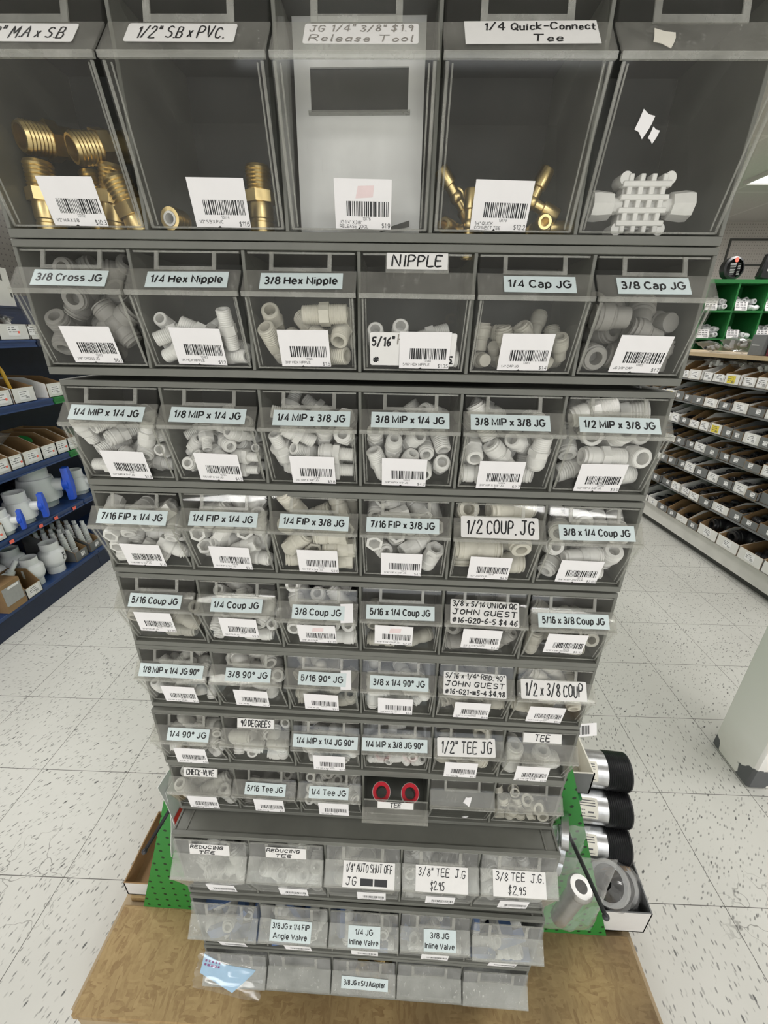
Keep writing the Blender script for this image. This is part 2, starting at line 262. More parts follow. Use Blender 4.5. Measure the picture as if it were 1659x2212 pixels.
PILES = {(2,1):[(226,86,445,3,-95,-8,-31),(-6,286,321,12,50,20,83),(225,325,640,59,38,-67,-26),(-330,185,368,66,28,29,-64),(-89,151,674,59,25,19,75),(227,390,865,44,-77,12,-44),(-221,362,868,76,61,-17,16)],
 (2,2):[(-215,79,231,18,10,98,-7),(-81,173,179,0,96,-29,1),(250,157,179,85,49,-10,-16),(-249,227,307,45,88,4,16),(250,290,255,10,-8,-99,-3),(-253,90,376,8,-23,86,44),(-365,252,428,71,1,-29,-65),(25,267,386,31,-72,-62,-4),(289,25,415,48,-50,-27,-66),(31,20,392,40,-89,2,22)],
 (2,3):[(-317,141,300,78,8,49,39),(194,174,198,0,97,-22,1),(-107,198,307,21,-46,-86,4),(231,307,353,93,36,4,-5),(44,138,429,42,-10,-76,48),(333,152,451,48,-46,74,-11),(-342,252,482,68,-5,33,66),(196,-9,551,78,-63,-1,-2)],
 (2,4):[(243,97,199,3,-2,-58,-81),(-218,166,262,68,-2,37,63),(-26,170,263,5,-71,-59,39),(250,271,235,100,3,-8,4),(-358,220,357,71,3,-34,-62),(170,334,386,15,98,5,15),(-129,232,386,63,-34,1,-70)],
 (2,5):[(-86,97,185,69,-72,-10,-2),(186,88,211,2,-23,-8,-97),(-348,156,186,64,5,6,76),(-205,209,237,64,-52,5,57),(-310,319,320,7,4,-80,-59),(51,251,186,94,33,-8,-3),(351,74,305,20,-56,15,-79),(312,250,186,2,-100,-2,-5),(-169,37,361,1,59,-15,79),(-52,256,317,9,41,89,18),(222,271,328,26,-23,-66,66),(-147,184,420,16,-18,-72,65),(-362,160,388,55,47,-53,44),(9,28,397,7,46,-40,79),(40,316,428,43,62,-65,-10),(362,344,373,52,43,-38,64),(214,409,505,11,78,17,59)],
 (2,6):[(-31,125,223,8,-6,-99,-8),(321,184,259,57,42,-57,42),(66,291,353,97,-21,2,-11),(325,306,524,31,-55,-64,42),(-66,407,585,60,5,-73,32),(-320,173,240,33,63,-58,-41),(68,57,426,15,8,-83,53),(-223,275,446,41,-73,42,-33),(110,249,616,52,60,3,60),(-322,391,637,64,-32,2,-70),(-276,9,566,5,4,37,93)],
 (3,1):[(36,83,270,24,23,-73,59),(231,245,195,6,-4,-100,0),(-271,100,200,91,41,0,1),(-45,274,285,10,91,1,39),(-267,298,299,0,-35,43,83),(-354,283,448,70,-9,25,-66),(354,206,360,10,-70,-66,24),(-182,117,428,84,23,-4,49),(241,365,459,25,-22,87,36),(-94,374,514,87,47,10,7),(186,124,429,75,5,38,-53),(-20,76,556,3,45,-82,-34),(-354,-8,609,69,19,-67,-20),(311,159,625,78,23,56,-16),(-338,279,633,45,-48,-60,45),(161,356,623,56,45,55,42),(-187,390,695,69,5,14,71),(-4,392,693,72,-10,-18,67),(313,-35,602,54,-5,76,36),(-138,47,693,84,-11,-25,47)],
 (3,2):[(236,94,188,1,1,58,82),(284,250,195,4,-1,-99,11),(-189,108,250,14,54,-65,52),(-364,174,206,39,-59,41,-57),(-238,294,267,10,20,-3,97),(-5,167,209,61,19,39,66),(2,313,334,6,-14,-12,-98),(283,51,346,4,7,86,51),(364,254,358,59,39,61,36),(-43,89,374,2,-33,-92,-20),(-283,385,448,51,-83,18,9),(72,79,493,16,-88,45,0),(211,251,405,4,65,-65,39),(-73,346,529,58,-27,46,-61),(329,321,494,39,-59,-36,61),(99,316,497,28,-69,28,-61),(-307,149,421,23,88,-30,29),(68,390,640,41,-60,-31,61),(225,368,600,37,-66,31,-57),(-123,59,535,15,58,40,69),(-4,174,652,42,-80,38,-22),(-295,262,564,73,-59,-32,14),(-86,455,698,88,-34,-30,12),(243,34,589,21,-48,58,-63)],
 (3,3):[(234,121,205,2,1,-87,-50),(-262,192,221,20,92,-32,-13),(-89,105,396,88,2,24,41),(252,288,312,6,4,-100,-3),(244,50,404,0,-3,46,-89),(-110,351,433,23,12,51,-82),(-338,50,458,75,19,62,16),(-126,-20,624,3,29,-49,82),(333,85,590,49,-51,34,-62),(249,393,518,12,-16,-84,-51),(-311,312,555,55,-63,37,-41),(107,150,582,16,-76,36,-52),(-114,380,644,83,-40,14,-37),(327,265,734,67,32,46,49),(-250,128,774,54,81,21,-3),(-300,441,827,43,39,28,-76),(-13,478,790,66,-68,25,19)],
 (3,4):[(-304,70,302,80,-13,51,27),(167,179,268,7,-70,-69,-16),(352,176,272,63,-32,0,71),(-342,325,360,69,0,-65,33),(-22,102,296,39,73,-49,27),(352,373,480,19,-68,52,48),(-143,346,401,3,-67,35,66),(-161,67,476,1,73,-48,48),(179,224,468,46,-56,64,-26),(24,147,534,52,8,59,61),(-350,129,579,32,-64,35,-60),(323,199,581,24,-58,-73,-26),(-40,382,667,50,79,-20,-28),(-234,301,623,41,-15,-48,76),(-86,93,733,6,-25,95,-15),(261,381,785,18,36,-92,-3),(101,474,732,66,59,30,-34)],
 (3,5):[(-248,123,208,0,0,-86,-51),(153,185,222,71,-66,18,-17),(-236,293,320,1,-9,-47,-88),(-327,119,488,17,-69,-70,-10),(-59,38,427,5,42,-37,83),(303,351,436,70,-37,-61,-3),(-19,347,463,19,12,-79,56),(86,343,649,16,47,-87,-6),(325,18,490,69,-6,66,29),(136,118,555,37,-81,-29,35),(327,382,744,60,-37,34,-62),(-273,69,766,50,-6,-86,-3),(-327,368,691,19,-68,47,-53),(-155,478,805,69,-69,16,14)],
 (3,6):[(201,167,216,8,13,-85,-51),(-200,251,272,11,-98,-12,-15),(315,182,441,40,54,63,39),(315,303,653,66,-8,-3,74),(-20,55,438,4,1,-66,-75),(98,129,641,14,68,-70,15),(170,212,857,9,-17,-38,91),(207,412,938,31,7,87,39),(-331,323,558,4,-71,57,42),(-127,219,648,79,-3,3,61),(-201,83,893,12,11,64,-75),(-217,385,905,41,83,14,36)],
 (4,1):[(36,84,267,40,-84,2,36),(-273,108,199,89,45,0,0),(256,259,232,41,89,0,-18),(-206,276,265,2,-100,2,-1),(263,60,334,95,-6,27,13),(349,260,409,2,-71,62,-32),(-57,368,449,15,98,5,9),(88,205,446,5,-5,21,-97),(-347,119,400,38,-59,-69,17),(-169,175,507,9,69,-47,-54),(267,402,619,93,8,-11,33),(-345,61,573,25,66,54,46),(350,65,603,37,-59,72,7),(-173,51,644,51,-59,62,-3),(-350,54,786,62,36,4,-69),(15,196,634,1,-70,-71,-8),(-17,461,636,16,-9,97,17),(-42,132,800,1,67,74,6),(-315,427,567,1,-78,-27,-57),(240,24,757,6,-33,39,86)],
 (4,2):[(-343,176,271,64,-24,22,69),(257,129,203,92,37,-3,-11),(-75,192,215,83,-46,-21,24),(141,53,373,2,20,23,-95),(-269,330,385,17,-35,-73,-56),(306,253,400,49,-38,43,66),(-108,136,425,22,40,-84,-31),(-344,101,540,59,37,52,49),(133,78,580,46,-25,-12,84),(344,68,704,44,59,-60,32),(-153,317,548,68,0,-26,-68),(146,357,438,3,-48,38,79),(-29,461,653,15,95,-3,-28),(-254,300,734,9,-99,2,-11),(-22,-4,669,86,18,-47,10),(-161,105,747,15,91,6,37),(5,374,829,12,43,28,85),(243,213,795,31,35,23,-85),(274,391,692,28,86,-35,-23)],
 (4,3):[(214,117,211,1,1,-40,-91),(250,291,325,86,51,-2,0),(-233,153,211,15,6,-48,-86),(-66,179,404,11,-64,-76,5),(251,50,407,1,-1,100,6),(93,284,535,75,20,29,55),(-336,344,434,14,71,-16,-67),(325,296,542,17,70,69,-6),(-219,19,496,78,50,-37,8),(164,-16,600,2,-2,86,51),(-336,110,645,40,59,-70,-6),(-52,441,637,28,7,79,-54),(334,470,807,69,-20,-68,-17),(-47,240,723,89,40,-18,10),(222,296,831,55,13,-69,45),(-288,127,920,51,-21,-54,-63)],
 (4,4):[(-77,115,207,85,-52,-1,-2),(311,104,306,13,-60,-17,77),(33,286,310,77,64,2,-2),(117,130,442,92,19,-11,31),(-279,155,390,17,82,-55,-6),(-99,88,566,58,36,67,30),(-65,379,495,1,-1,-18,98),(32,301,681,50,-30,-61,54),(-339,90,577,64,29,19,69),(-208,372,696,56,60,-37,-44),(-140,95,792,14,11,12,-98),(-340,337,851,11,69,-58,-41),(340,292,576,2,69,62,-37),(142,273,849,21,50,60,58),(296,412,833,21,-58,-62,-47),(-169,245,928,8,-87,-38,30)],
 (4,5):[(-307,298,388,12,71,-21,-67),(143,174,232,8,100,-1,0),(-170,56,460,90,-43,1,1),(178,322,437,61,79,0,0),(-112,273,687,77,-17,-6,61),(264,146,637,66,22,-5,72),(161,147,922,12,-5,37,-92),(-314,296,845,65,29,-51,-49)],
 (4,6):[(71,116,211,7,3,-52,85),(-243,217,286,36,-28,84,-28),(335,127,374,60,-28,-32,-68),(216,322,386,6,-14,94,30),(-5,45,422,76,65,1,6),(-336,222,476,63,-40,16,-65),(-194,408,561,10,-24,-57,-78),(212,239,578,44,89,5,13),(-30,339,689,52,62,39,43),(335,139,779,25,-61,74,10),(134,192,810,74,6,-9,66),(-277,139,745,29,-49,72,-40),(-321,441,996,31,-71,43,46),(-87,192,865,70,13,-7,-70)],
 (5,1):[(129,107,198,23,-97,0,0),(-169,168,292,19,-66,48,-55),(91,158,372,83,-35,-3,43),(36,356,425,68,-67,-27,-9),(-349,223,299,7,-70,-7,-70),(244,27,435,29,-18,-59,-73),(349,240,450,62,-35,-16,-69),(-76,212,512,88,45,-12,6),(-349,88,567,69,-15,-37,61)],
 (5,2):[(-359,193,253,51,-49,-67,21),(162,100,188,8,100,0,0),(197,196,320,71,-3,34,62),(-138,132,273,47,-25,-22,-82),(35,199,323,26,-66,-50,50),(359,189,308,70,8,44,55),(255,359,408,1,-3,-70,-71),(255,219,492,2,-2,-96,-27),(-102,342,376,38,0,83,-41),(-359,140,410,65,-28,55,-44),(-179,111,507,56,45,-68,-17),(-224,307,553,51,42,-72,-19),(244,431,555,3,0,-84,54),(-55,257,571,8,80,-20,-55),(298,78,581,36,-38,85,0),(46,86,581,60,26,19,-73),(82,-63,668,1,-3,-7,-100),(-359,348,640,50,-50,1,-71),(-186,472,648,26,-2,-93,28)],
 (5,3):[(238,113,206,0,0,-24,-97),(-183,236,206,0,0,92,38),(143,201,384,37,60,69,16),(342,204,383,70,-8,19,68),(-341,175,402,44,55,-54,-46),(-109,172,397,50,-36,55,-56),(236,395,524,1,-1,-97,-22),(-280,367,628,36,-76,54,5),(-287,86,649,28,-48,-82,-14),(73,65,625,1,-53,-74,42),(-64,337,668,70,-11,38,60),(-341,251,918,45,54,-66,-24),(224,244,685,14,-90,20,35),(129,479,750,15,6,-91,39)],
 (5,4):[(-229,107,199,0,0,2,100),(236,173,198,37,90,22,9),(14,191,327,43,55,-70,-13),(-208,300,344,10,29,4,-95),(-349,267,470,63,-31,-50,50)],
 (5,5):[(258,74,324,38,-27,47,75),(35,297,334,1,-61,36,71),(-212,97,253,16,-4,74,65),(-273,203,418,28,-46,46,-70),(339,294,330,67,-15,-70,18),(-140,321,551,41,-23,-74,48),(185,439,613,4,3,-87,49),(313,244,657,74,-18,60,-25),(-8,20,482,23,-23,-49,-81),(170,54,633,27,-12,-55,78)],
 (5,6):[(94,107,226,52,-85,-1,7),(-338,71,331,7,71,-26,66),(-224,279,293,96,29,-4,0),(340,186,381,68,-10,-8,-72),(-191,179,475,6,-95,30,11),(139,206,401,68,-21,10,70),(260,269,548,60,-36,-17,69),(-114,396,528,26,-8,-96,4),(39,140,618,2,-61,79,-9)],
 (6,1):[(123,112,209,24,-79,-31,47),(-301,234,231,92,-39,-2,-6),(3,210,254,89,37,-23,13),(-103,270,349,40,-60,26,-64),(291,357,420,31,-2,56,77),(366,201,226,38,-60,62,36),(-269,382,433,17,95,-6,-24),(60,15,406,54,11,83,9),(-351,252,491,39,-11,-91,12),(62,177,430,70,57,-18,-38),(206,287,529,6,28,77,-56),(-281,38,339,8,-66,17,-73),(224,427,700,37,-33,77,-41),(77,176,576,63,-74,21,-3),(-106,361,606,12,-56,-67,47)],
 (6,2):[(-107,122,315,55,-6,-79,-28),(120,255,295,0,-36,-93,-7),(-252,221,473,89,31,5,32),(-224,357,659,32,-50,59,-55),(264,296,531,69,16,-46,-54),(89,96,565,33,55,72,26),(82,264,789,75,45,-21,-44),(-200,65,748,26,-37,-85,26)],
 (6,3):[(271,84,272,7,1,23,-97),(-289,210,254,20,8,-37,-90),(18,150,292,77,26,16,55),(-19,257,452,39,-30,38,-78),(-274,313,510,59,-46,37,-55),(-244,21,455,66,11,-73,-12),(287,290,420,67,-9,47,56),(-331,196,713,36,22,-39,-82),(194,55,565,30,-80,-51,14),(27,454,659,20,98,-6,6),(60,190,650,50,87,-3,0),(-109,92,779,8,-51,-81,28)],
 (6,4):[(-37,201,200,22,18,71,64),(-118,136,387,43,-49,-55,52),(-348,210,262,46,-54,54,46),(133,224,437,59,59,45,-32),(300,169,308,11,-42,87,24),(248,347,582,43,25,-48,73),(-239,306,505,5,-14,87,47),(-5,186,654,21,-48,-73,43),(248,-18,573,14,-4,99,8),(-266,40,607,28,63,22,69),(-347,428,704,66,-25,26,66)],
 (6,5):[(277,90,273,10,-99,2,2),(-238,162,202,53,64,-39,-40),(62,291,297,11,45,20,87),(18,103,469,84,-40,-21,-28),(271,276,476,22,3,-50,84),(249,341,658,17,-20,-61,74),(-323,207,388,20,38,-67,-61),(-40,421,579,20,-17,39,88),(-247,51,571,61,-74,4,28),(-247,303,611,32,73,-49,-34),(78,196,715,1,65,74,-17),(-222,470,826,40,-85,-19,29)],
 (6,6):[(-178,158,230,52,85,-7,-4),(-30,312,395,70,71,-4,-1),(317,166,540,17,69,57,42),(-110,138,545,7,37,64,66),(-82,27,753,29,-4,-83,47),(-319,348,811,69,17,65,26),(76,436,755,44,56,30,-63),(37,217,834,13,43,10,89)],
 (7,1):[(-235,56,350,21,-19,44,-85),(263,174,235,71,-47,-52,5),(-273,296,280,95,-22,22,-5),(167,304,337,42,2,71,56),(-13,156,235,52,34,77,-15),(136,332,514,52,-33,53,-59),(343,116,475,64,-67,26,-28),(-288,159,505,69,-72,-7,-4),(-99,397,483,21,91,8,35),(-196,268,610,35,-85,12,38),(27,399,707,19,76,62,-3),(-257,454,710,28,-94,-3,21),(275,154,634,52,57,-47,-43),(142,11,660,76,-46,29,35),(48,72,513,73,-45,39,34)],
 (7,2):[(232,82,273,1,-6,16,-98),(221,272,288,38,5,92,12),(-125,203,286,68,61,-17,36),(-348,194,321,29,-64,64,30),(86,318,527,72,-39,13,-56),(-109,101,460,36,61,48,52),(267,67,564,27,66,53,46),(338,334,584,16,66,-73,7),(229,409,787,30,55,-74,-24),(-263,-3,650,66,15,71,19),(-225,406,531,13,95,-2,-30)],
 (7,3):[(-212,178,178,65,-72,-17,16),(293,170,178,67,74,-2,-3),(-290,237,308,49,-59,44,-46),(84,268,248,41,-5,66,63),(-56,124,341,54,-82,16,-7),(-300,76,484,35,-86,26,28),(206,102,370,64,34,-15,-68),(307,345,384,4,20,98,1),(-160,301,420,71,70,3,-12),(52,290,458,35,-52,77,14),(-330,346,566,33,84,38,-19),(329,89,456,25,-34,-68,-60)],
 (7,4):[(60,56,285,16,3,98,11),(-13,172,178,40,-43,61,-54),(116,284,278,47,-79,-7,39),(254,342,390,24,-87,-1,43),(354,144,231,52,-70,-9,-48),(299,98,432,50,-52,39,-57),(-1,399,471,69,-19,70,-7),(-291,125,230,66,40,52,36),(-257,315,298,24,-6,95,-17),(-85,203,391,7,100,4,-2)],
 (7,5):[(-227,122,397,47,-29,39,74),(63,121,398,12,-82,21,-52),(308,392,681,63,32,-52,47)],
 (7,6):[(126,188,237,99,8,0,6),(-305,119,402,51,-49,-43,-56)],
 (8,1):[(321,64,354,6,-74,-16,65),(189,289,315,1,1,18,-98),(-119,114,208,85,52,0,0),(-319,7,521,5,66,-29,69),(82,130,452,83,48,-2,29),(336,421,626,17,68,6,71),(-198,277,407,9,94,-6,31),(-336,278,616,63,-30,21,68)],
 (8,2):[(339,91,307,55,-36,-33,-67),(-90,167,293,36,-85,-17,-36),(184,202,267,74,18,-21,61),(-344,201,268,72,17,-22,64),(238,390,478,9,7,-40,91)],
 (8,3):[(75,101,190,0,0,-65,-76),(-352,159,277,55,46,67,16),(357,297,308,68,-20,-69,16),(264,96,469,40,-13,6,90),(-47,46,387,97,20,13,5),(-351,234,428,47,-55,15,-67),(51,277,518,58,48,-66,2),(-45,347,654,14,-74,-48,44),(-357,322,597,63,-31,-7,-70),(239,341,568,31,11,41,85)],
 (8,6):[(9,135,159,62,34,62,-34),(-168,123,159,3,71,-3,71),(-137,98,263,27,-65,27,65),(-349,231,202,94,10,-33,10),(-347,63,226,67,22,-6,70),(159,103,202,95,6,-31,-2),(347,105,195,70,3,-14,-70),(-206,270,254,43,-46,-64,-45),(353,233,194,11,-65,-76,1),(164,278,203,30,-62,37,-62),(-28,265,236,56,51,14,-64),(239,107,342,47,66,-59,2),(-270,209,361,69,-35,61,16),(-56,356,339,65,28,54,46),(-337,346,413,35,-49,-71,-36),(124,237,331,47,46,-75,1)],
 (9,1):[(191,74,372,15,-13,54,82),(306,341,214,71,71,0,0),(-291,278,213,20,9,40,89),(-35,123,529,19,-35,-49,77),(431,459,532,70,-8,-69,14),(55,364,562,36,-72,8,60),(-291,320,660,27,52,-59,-56),(431,290,704,70,-8,-69,14),(342,68,804,45,-19,-85,20)],
 (9,2):[(-115,266,214,16,-16,-69,69),(-181,211,428,55,-55,45,-45),(140,400,353,35,43,-30,78),(431,233,339,50,50,-50,50),(393,119,673,70,2,18,-69),(199,360,683,72,-31,-14,61),(-60,347,644,47,-47,-53,52),(-313,115,581,19,-34,-23,89),(139,-9,659,85,12,-50,-7)],
 (9,3):[(250,223,228,90,-37,-9,21),(125,387,360,61,76,-8,21),(-268,236,363,22,91,-10,34),(252,73,433,60,79,8,-6),(-2,220,658,12,-80,-52,26),(-271,460,579,28,-24,86,36)],
 (9,4):[(-303,125,214,99,15,0,-1),(92,347,214,91,43,0,0),(-77,423,423,11,8,54,-83),(-431,416,401,57,41,41,-57),(431,246,336,28,-65,-65,-28),(-112,39,494,95,14,28,4),(134,233,597,3,-34,22,-91),(-215,356,646,78,-39,-21,44)],
 (9,5):[(298,80,355,14,-71,6,-69),(112,223,343,34,-90,-28,-2),(-375,151,336,27,-77,20,-54),(42,200,543,85,52,-9,10),(-310,326,459,32,-87,-13,37),(-43,460,533,98,-7,17,-4),(-340,371,714,61,7,29,74),(362,433,453,37,40,-35,76)],
 (10,1):[(92,346,216,2,1,27,96),(-284,249,345,86,-30,30,-28),(252,119,407,13,-24,24,-93),(244,345,488,15,12,-55,-81),(-246,119,544,79,56,-14,18),(430,206,674,71,-1,12,-69),(-207,424,648,19,2,9,-98),(10,103,901,41,54,72,12),(233,347,790,77,12,-32,-55)],
 (10,2):[(291,254,362,0,43,-86,-26),(-134,127,352,6,33,34,-88),(-187,356,293,0,2,100,0),(-255,377,507,87,-49,0,-1),(-266,282,704,88,-34,22,-27),(227,248,570,64,39,-36,-55)],
 (10,3):[(-340,303,370,69,-9,-58,43),(251,125,214,0,0,22,-97),(200,357,293,0,100,-5,0),(329,290,602,13,69,-70,13),(-11,98,590,35,-57,-9,74)],
 (10,4):[(254,95,305,1,0,97,26),(-18,352,216,98,-18,0,-1),(-68,164,513,18,-44,65,58),(-340,234,501,60,-36,-35,63),(-59,480,604,97,-15,19,-2),(-232,-52,812,53,-8,-77,-34)],
 (10,5):[(153,94,317,6,-97,6,-25),(151,404,369,3,41,-23,-88),(-265,152,321,33,-10,49,80),(243,213,547,14,-9,20,-96),(145,367,674,12,-14,62,76),(-269,436,716,34,-47,66,48),(-259,86,654,21,38,66,-61),(-430,376,868,67,24,-35,61),(23,367,857,75,-3,0,-66)],
 (11,3):[(71,293,229,6,7,73,68),(-18,239,465,10,-78,62,-3),(414,241,454,60,37,-37,-60),(142,436,696,11,-98,17,2)]}
# ------------------------------------------------------------------ material set
plain('frame_grey', (.165, .168, .148), .55, var=.1, scale=40, bump=.05)
plain('back_shade', (.052, .054, .052), .6, var=.12, scale=30)  # near-black colour puts the shade of the bin cavities into the housing
plain('label_blue', (.655, .745, .75), .6, var=.05, scale=150)
plain('label_white', (.80, .79, .77), .6, var=.03, scale=80)
plain('tag_white', (.86, .845, .85), .55, var=.02, scale=60)
plain('ink', (.012, .012, .014), .5, var=.2)
plain('ink_faded', (.30, .28, .25), .6, var=.2)
plain('ink_grey', (.10, .10, .11), .5, var=.2)
plain('pink_smudge', (.86, .70, .70), .6, var=.1)
plain('pw', (.86, .85, .82), .42, var=.06, scale=180)
plain('pi', (.72, .69, .60), .45, var=.08, scale=160)
plain('pb', (.49, .47, .41), .5, var=.1, scale=160)
plain('pg', (.31, .30, .28), .5, var=.1, scale=160)
plain('lever_blue', (.02, .09, .52), .4, var=.1)
plain('dull_blue', (.13, .22, .46), .5, var=.1)
plain('brass', (.82, .64, .31), .32, metal=1, var=.12, scale=120)
plain('brass_dull', (.50, .37, .17), .42, metal=1, var=.25, scale=90)
plain('red_ring', (.55, .012, .03), .4, var=.1)
plain('cream', (.78, .75, .66), .5, var=.05)
clear('clear_bin', (.968, .97, .965), .011, refl=.022, graze=.4)
clear('clear_lip', (.92, .92, .90), .12, dustcol=(.60, .59, .55), rough=.40, refl=.015, graze=.18)
clear('clear_edge', (.92, .92, .90), .30, dustcol=(.62, .62, .58), streak=.2, rough=.2)
clear('cloudy_bin', (.96, .965, .96), .10, dustcol=(.76, .76, .73))
clear('cloudy_lip', (.94, .945, .93), .20, dustcol=(.74, .74, .70), rough=.40, refl=.015, graze=.18)
clear('cloudy_dark', (.92, .925, .92), .15, dustcol=(.72, .72, .70))
clear('tape', (.93, .94, .94), .10, rough=.12)
clear('clear_sleeve', (.97, .975, .98), .02, dustcol=(.8, .8, .8), refl=.03, rough=.12)
clear('poly_bag', (.96, .965, .97), .075, refl=.07, dustcol=(.8, .8, .8), rough=.1)
CLR = ['clear_bin', 'clear_lip', 'clear_edge']; CLO = ['cloudy_bin', 'cloudy_lip', 'clear_edge']; CLD = ['cloudy_dark', 'cloudy_lip', 'clear_edge']
mm = lambda *n: [MATS[x] for x in n]
# ------------------------------------------------------------------ lettering
# plain printed sans: strokes on a cap height of 6; 'cx:cy:rx:ry:a0:a1' is an arc
PG = {'A': '0,0 2.2,6 2.7,6 4.9,0|.9,2 4,2', 'B': '0,0 0,6 2.5,6 2.5:4.6:1.4:1.4:90:-90 0,3.2|2.5,3.2 2.6:1.6:1.7:1.6:90:-90 0,0', 'C': '2.5:3:2.4:3:40:320', 'D': '0,0 0,6 1.8,6 1.8:3:2.7:3:90:-90 0,0', 'E': '4,6 0,6 0,0 4.1,0|0,3.1 3.7,3.1', 'F': '3.9,6 0,6 0,0|0,3 3.4,3',
 'G': '2.6:3:2.5:3:42:340 5,2.9 2.8,2.9', 'H': '0,0 0,6|4.3,0 4.3,6|0,3.1 4.3,3.1', 'I': '.3,0 .3,6', 'J': '3.1,6 3.1,1.7 1.6:1.7:1.5:1.7:0:-170', 'K': '0,0 0,6|4.3,6 0,2.2|1.5,3.5 4.5,0', 'L': '0,6 0,0 3.7,0', 'M': '0,0 0,6 2.6,.8 5.2,6 5.2,0', 'N': '0,0 0,6 4.3,0 4.3,6', 'O': '2.7:3:2.7:3:0:360', 'P': '0,0 0,6 2.5,6 2.5:4.3:1.6:1.7:90:-90 0,2.6', 'Q': '2.7:3:2.7:3:0:360|3,1.6 5.2,-.4',
 'R': '0,0 0,6 2.7,6 2.7:4.4:1.6:1.6:90:-90 0,2.8|2.6,2.8 4.6,0', 'S': '2.1:4.55:1.9:1.45:35:270 2.1:1.55:2.1:1.55:90:-145', 'T': '0,6 4.5,6|2.25,6 2.25,0', 'U': '0,6 0,2 2.1:2:2.1:2:180:360 4.2,6', 'V': '0,6 2.4,0 4.8,6', 'W': '0,6 1.6,0 3.3,5.6 5,0 6.6,6', 'X': '0,0 4.4,6|0,6 4.4,0', 'Y': '0,6 2.3,2.7 4.6,6|2.3,2.7 2.3,0',
 '0': '1.7:3:1.7:3:0:360', '1': '.2,4.6 1.7,6 1.7,0', '2': '1.7:4.3:1.6:1.7:165:-40 .1,0 3.5,0', '3': '1.6:4.5:1.45:1.5:150:-90 1.6:1.6:1.7:1.6:90:-155', '4': '2.7,0 2.7,6 0,1.5 3.6,1.5', '5': '3.2,6 .7,6 .3,3 1.7:2:1.7:2:125:-155', '6': '1.8:1.9:1.65:1.9:0:360|.15,2 1.9:3.2:1.75:2.8:185:45', '7': '0,6 3.4,6 1.2,0', '8': '1.7:4.6:1.45:1.4:0:360|1.7:1.6:1.7:1.6:0:360', '9': '1.6:4.1:1.6:1.9:0:360|3.2,4 1.5:2.8:1.75:2.8:5:-135',
 '/': '0,-.1 1.7,6.1', '"': '.2,6 .2,4.2|1.4,6 1.4,4.2', '.': '.3,.1 .3,.5', '$': '1.7:4.4:1.5:1.3:35:270 1.7:1.6:1.6:1.5:90:-145|1.7,6.6 1.7,-.6', '-': '.2,2.3 1.9,2.3', "\u00b0": '1:4.9:.9:.95:0:360',
 'x': '0,0 3,4.3|0,4.3 3,0', 'r': '0,0 0,4.3|0,2.6 1.6:2.6:1.6:1.7:175:75', 'o': '1.75:2.15:1.7:2.15:0:360', 's': '1.45:3.2:1.3:1.05:35:270 1.45:1.1:1.45:1.1:90:-145', 'e': '.1,2.2 3.3,2.2 1.75:2.15:1.65:2.15:0:315', 'i': '.3,0 .3,4.3|.3,5.5 .3,6', 'p': '0,-1.7 0,4.3|1.7:2.15:1.65:2.15:0:360', 'l': '.3,0 .3,6', 'a': '3,0 3,2.9 1.6:2.9:1.4:1.4:0:150|3,2.4 1.4:1.2:1.25:1.2:90:270 1.4:1.2:1.6:1.2:270:360', 'u': '0,4.3 0,1.5 1.5:1.5:1.5:1.5:180:360 3,4.3|3,0 3,2', 'n': '0,0 0,4.3|0,2.7 1.5:2.8:1.5:1.5:180:0 3,0', 'g': '1.55:2.15:1.5:2.15:0:360|3.1,4.3 3.1,0 1.6:0:1.5:1.5:0:-150', 'v': '0,4.3 1.6,0 3.2,4.3', 'd': '3.2,0 3.2,6|1.6:2.15:1.6:2.15:0:360', 't': '.9,5.6 .9,1 1.9:1:1:1:180:280|0,4.2 2,4.2'}
def pg_strokes(ch):
    out = []
    for st in PG[ch].split('|'):
        pts = []
        for tk in st.split(' '):
            if ':' in tk:
                cx, cy, rx, ry, a0, a1 = [float(v) for v in tk.split(':')]; n = max(4, int(abs(a1-a0)/24))
                pts += [(cx+rx*math.cos(R(a0+(a1-a0)*k/n)), cy+ry*math.sin(R(a0+(a1-a0)*k/n))) for k in range(n+1)]
            else: pts.append(tuple(float(v) for v in tk.split(',')))
        out.append(pts)
    return out
PGC = {k: pg_strokes(k) for k in PG}
def ribbon(mb, Q, pen, z, mi):
    # flat pen stroke with mitred corners and square ends
    Q = [q for i, q in enumerate(Q) if i == 0 or math.hypot(q[0]-Q[i-1][0], q[1]-Q[i-1][1]) > pen*.05]
    n = len(Q)
    if n < 2: return
    closed = math.hypot(Q[0][0]-Q[-1][0], Q[0][1]-Q[-1][1]) < pen*.2 and n > 4
    L = []; Rr = []
    for i in range(n):
        def dr(a, b):
            d = math.hypot(b[0]-a[0], b[1]-a[1]) or 1; return ((b[0]-a[0])/d, (b[1]-a[1])/d)
        d1 = dr(Q[i-1], Q[i]) if i else (dr(Q[-2], Q[-1]) if closed else dr(Q[0], Q[1])); d2 = dr(Q[i], Q[i+1]) if i < n-1 else (dr(Q[0], Q[1]) if closed else d1)
        nx, ny = -(d1[1]+d2[1]), d1[0]+d2[0]; k = math.hypot(nx, ny)
        if k < .35: nx, ny, k = -d1[1], d1[0], 1
        nx, ny = nx/k, ny/k; c = max(.55, nx*-d1[1]+ny*d1[0]); wv = pen/2/c
        L.append((Q[i][0]+nx*wv, Q[i][1]+ny*wv, z)); Rr.append((Q[i][0]-nx*wv, Q[i][1]-ny*wv, z))
    mb.add(L+Rr, [(i, i+1, n+i+1, n+i) for i in range(n-1)], mi)
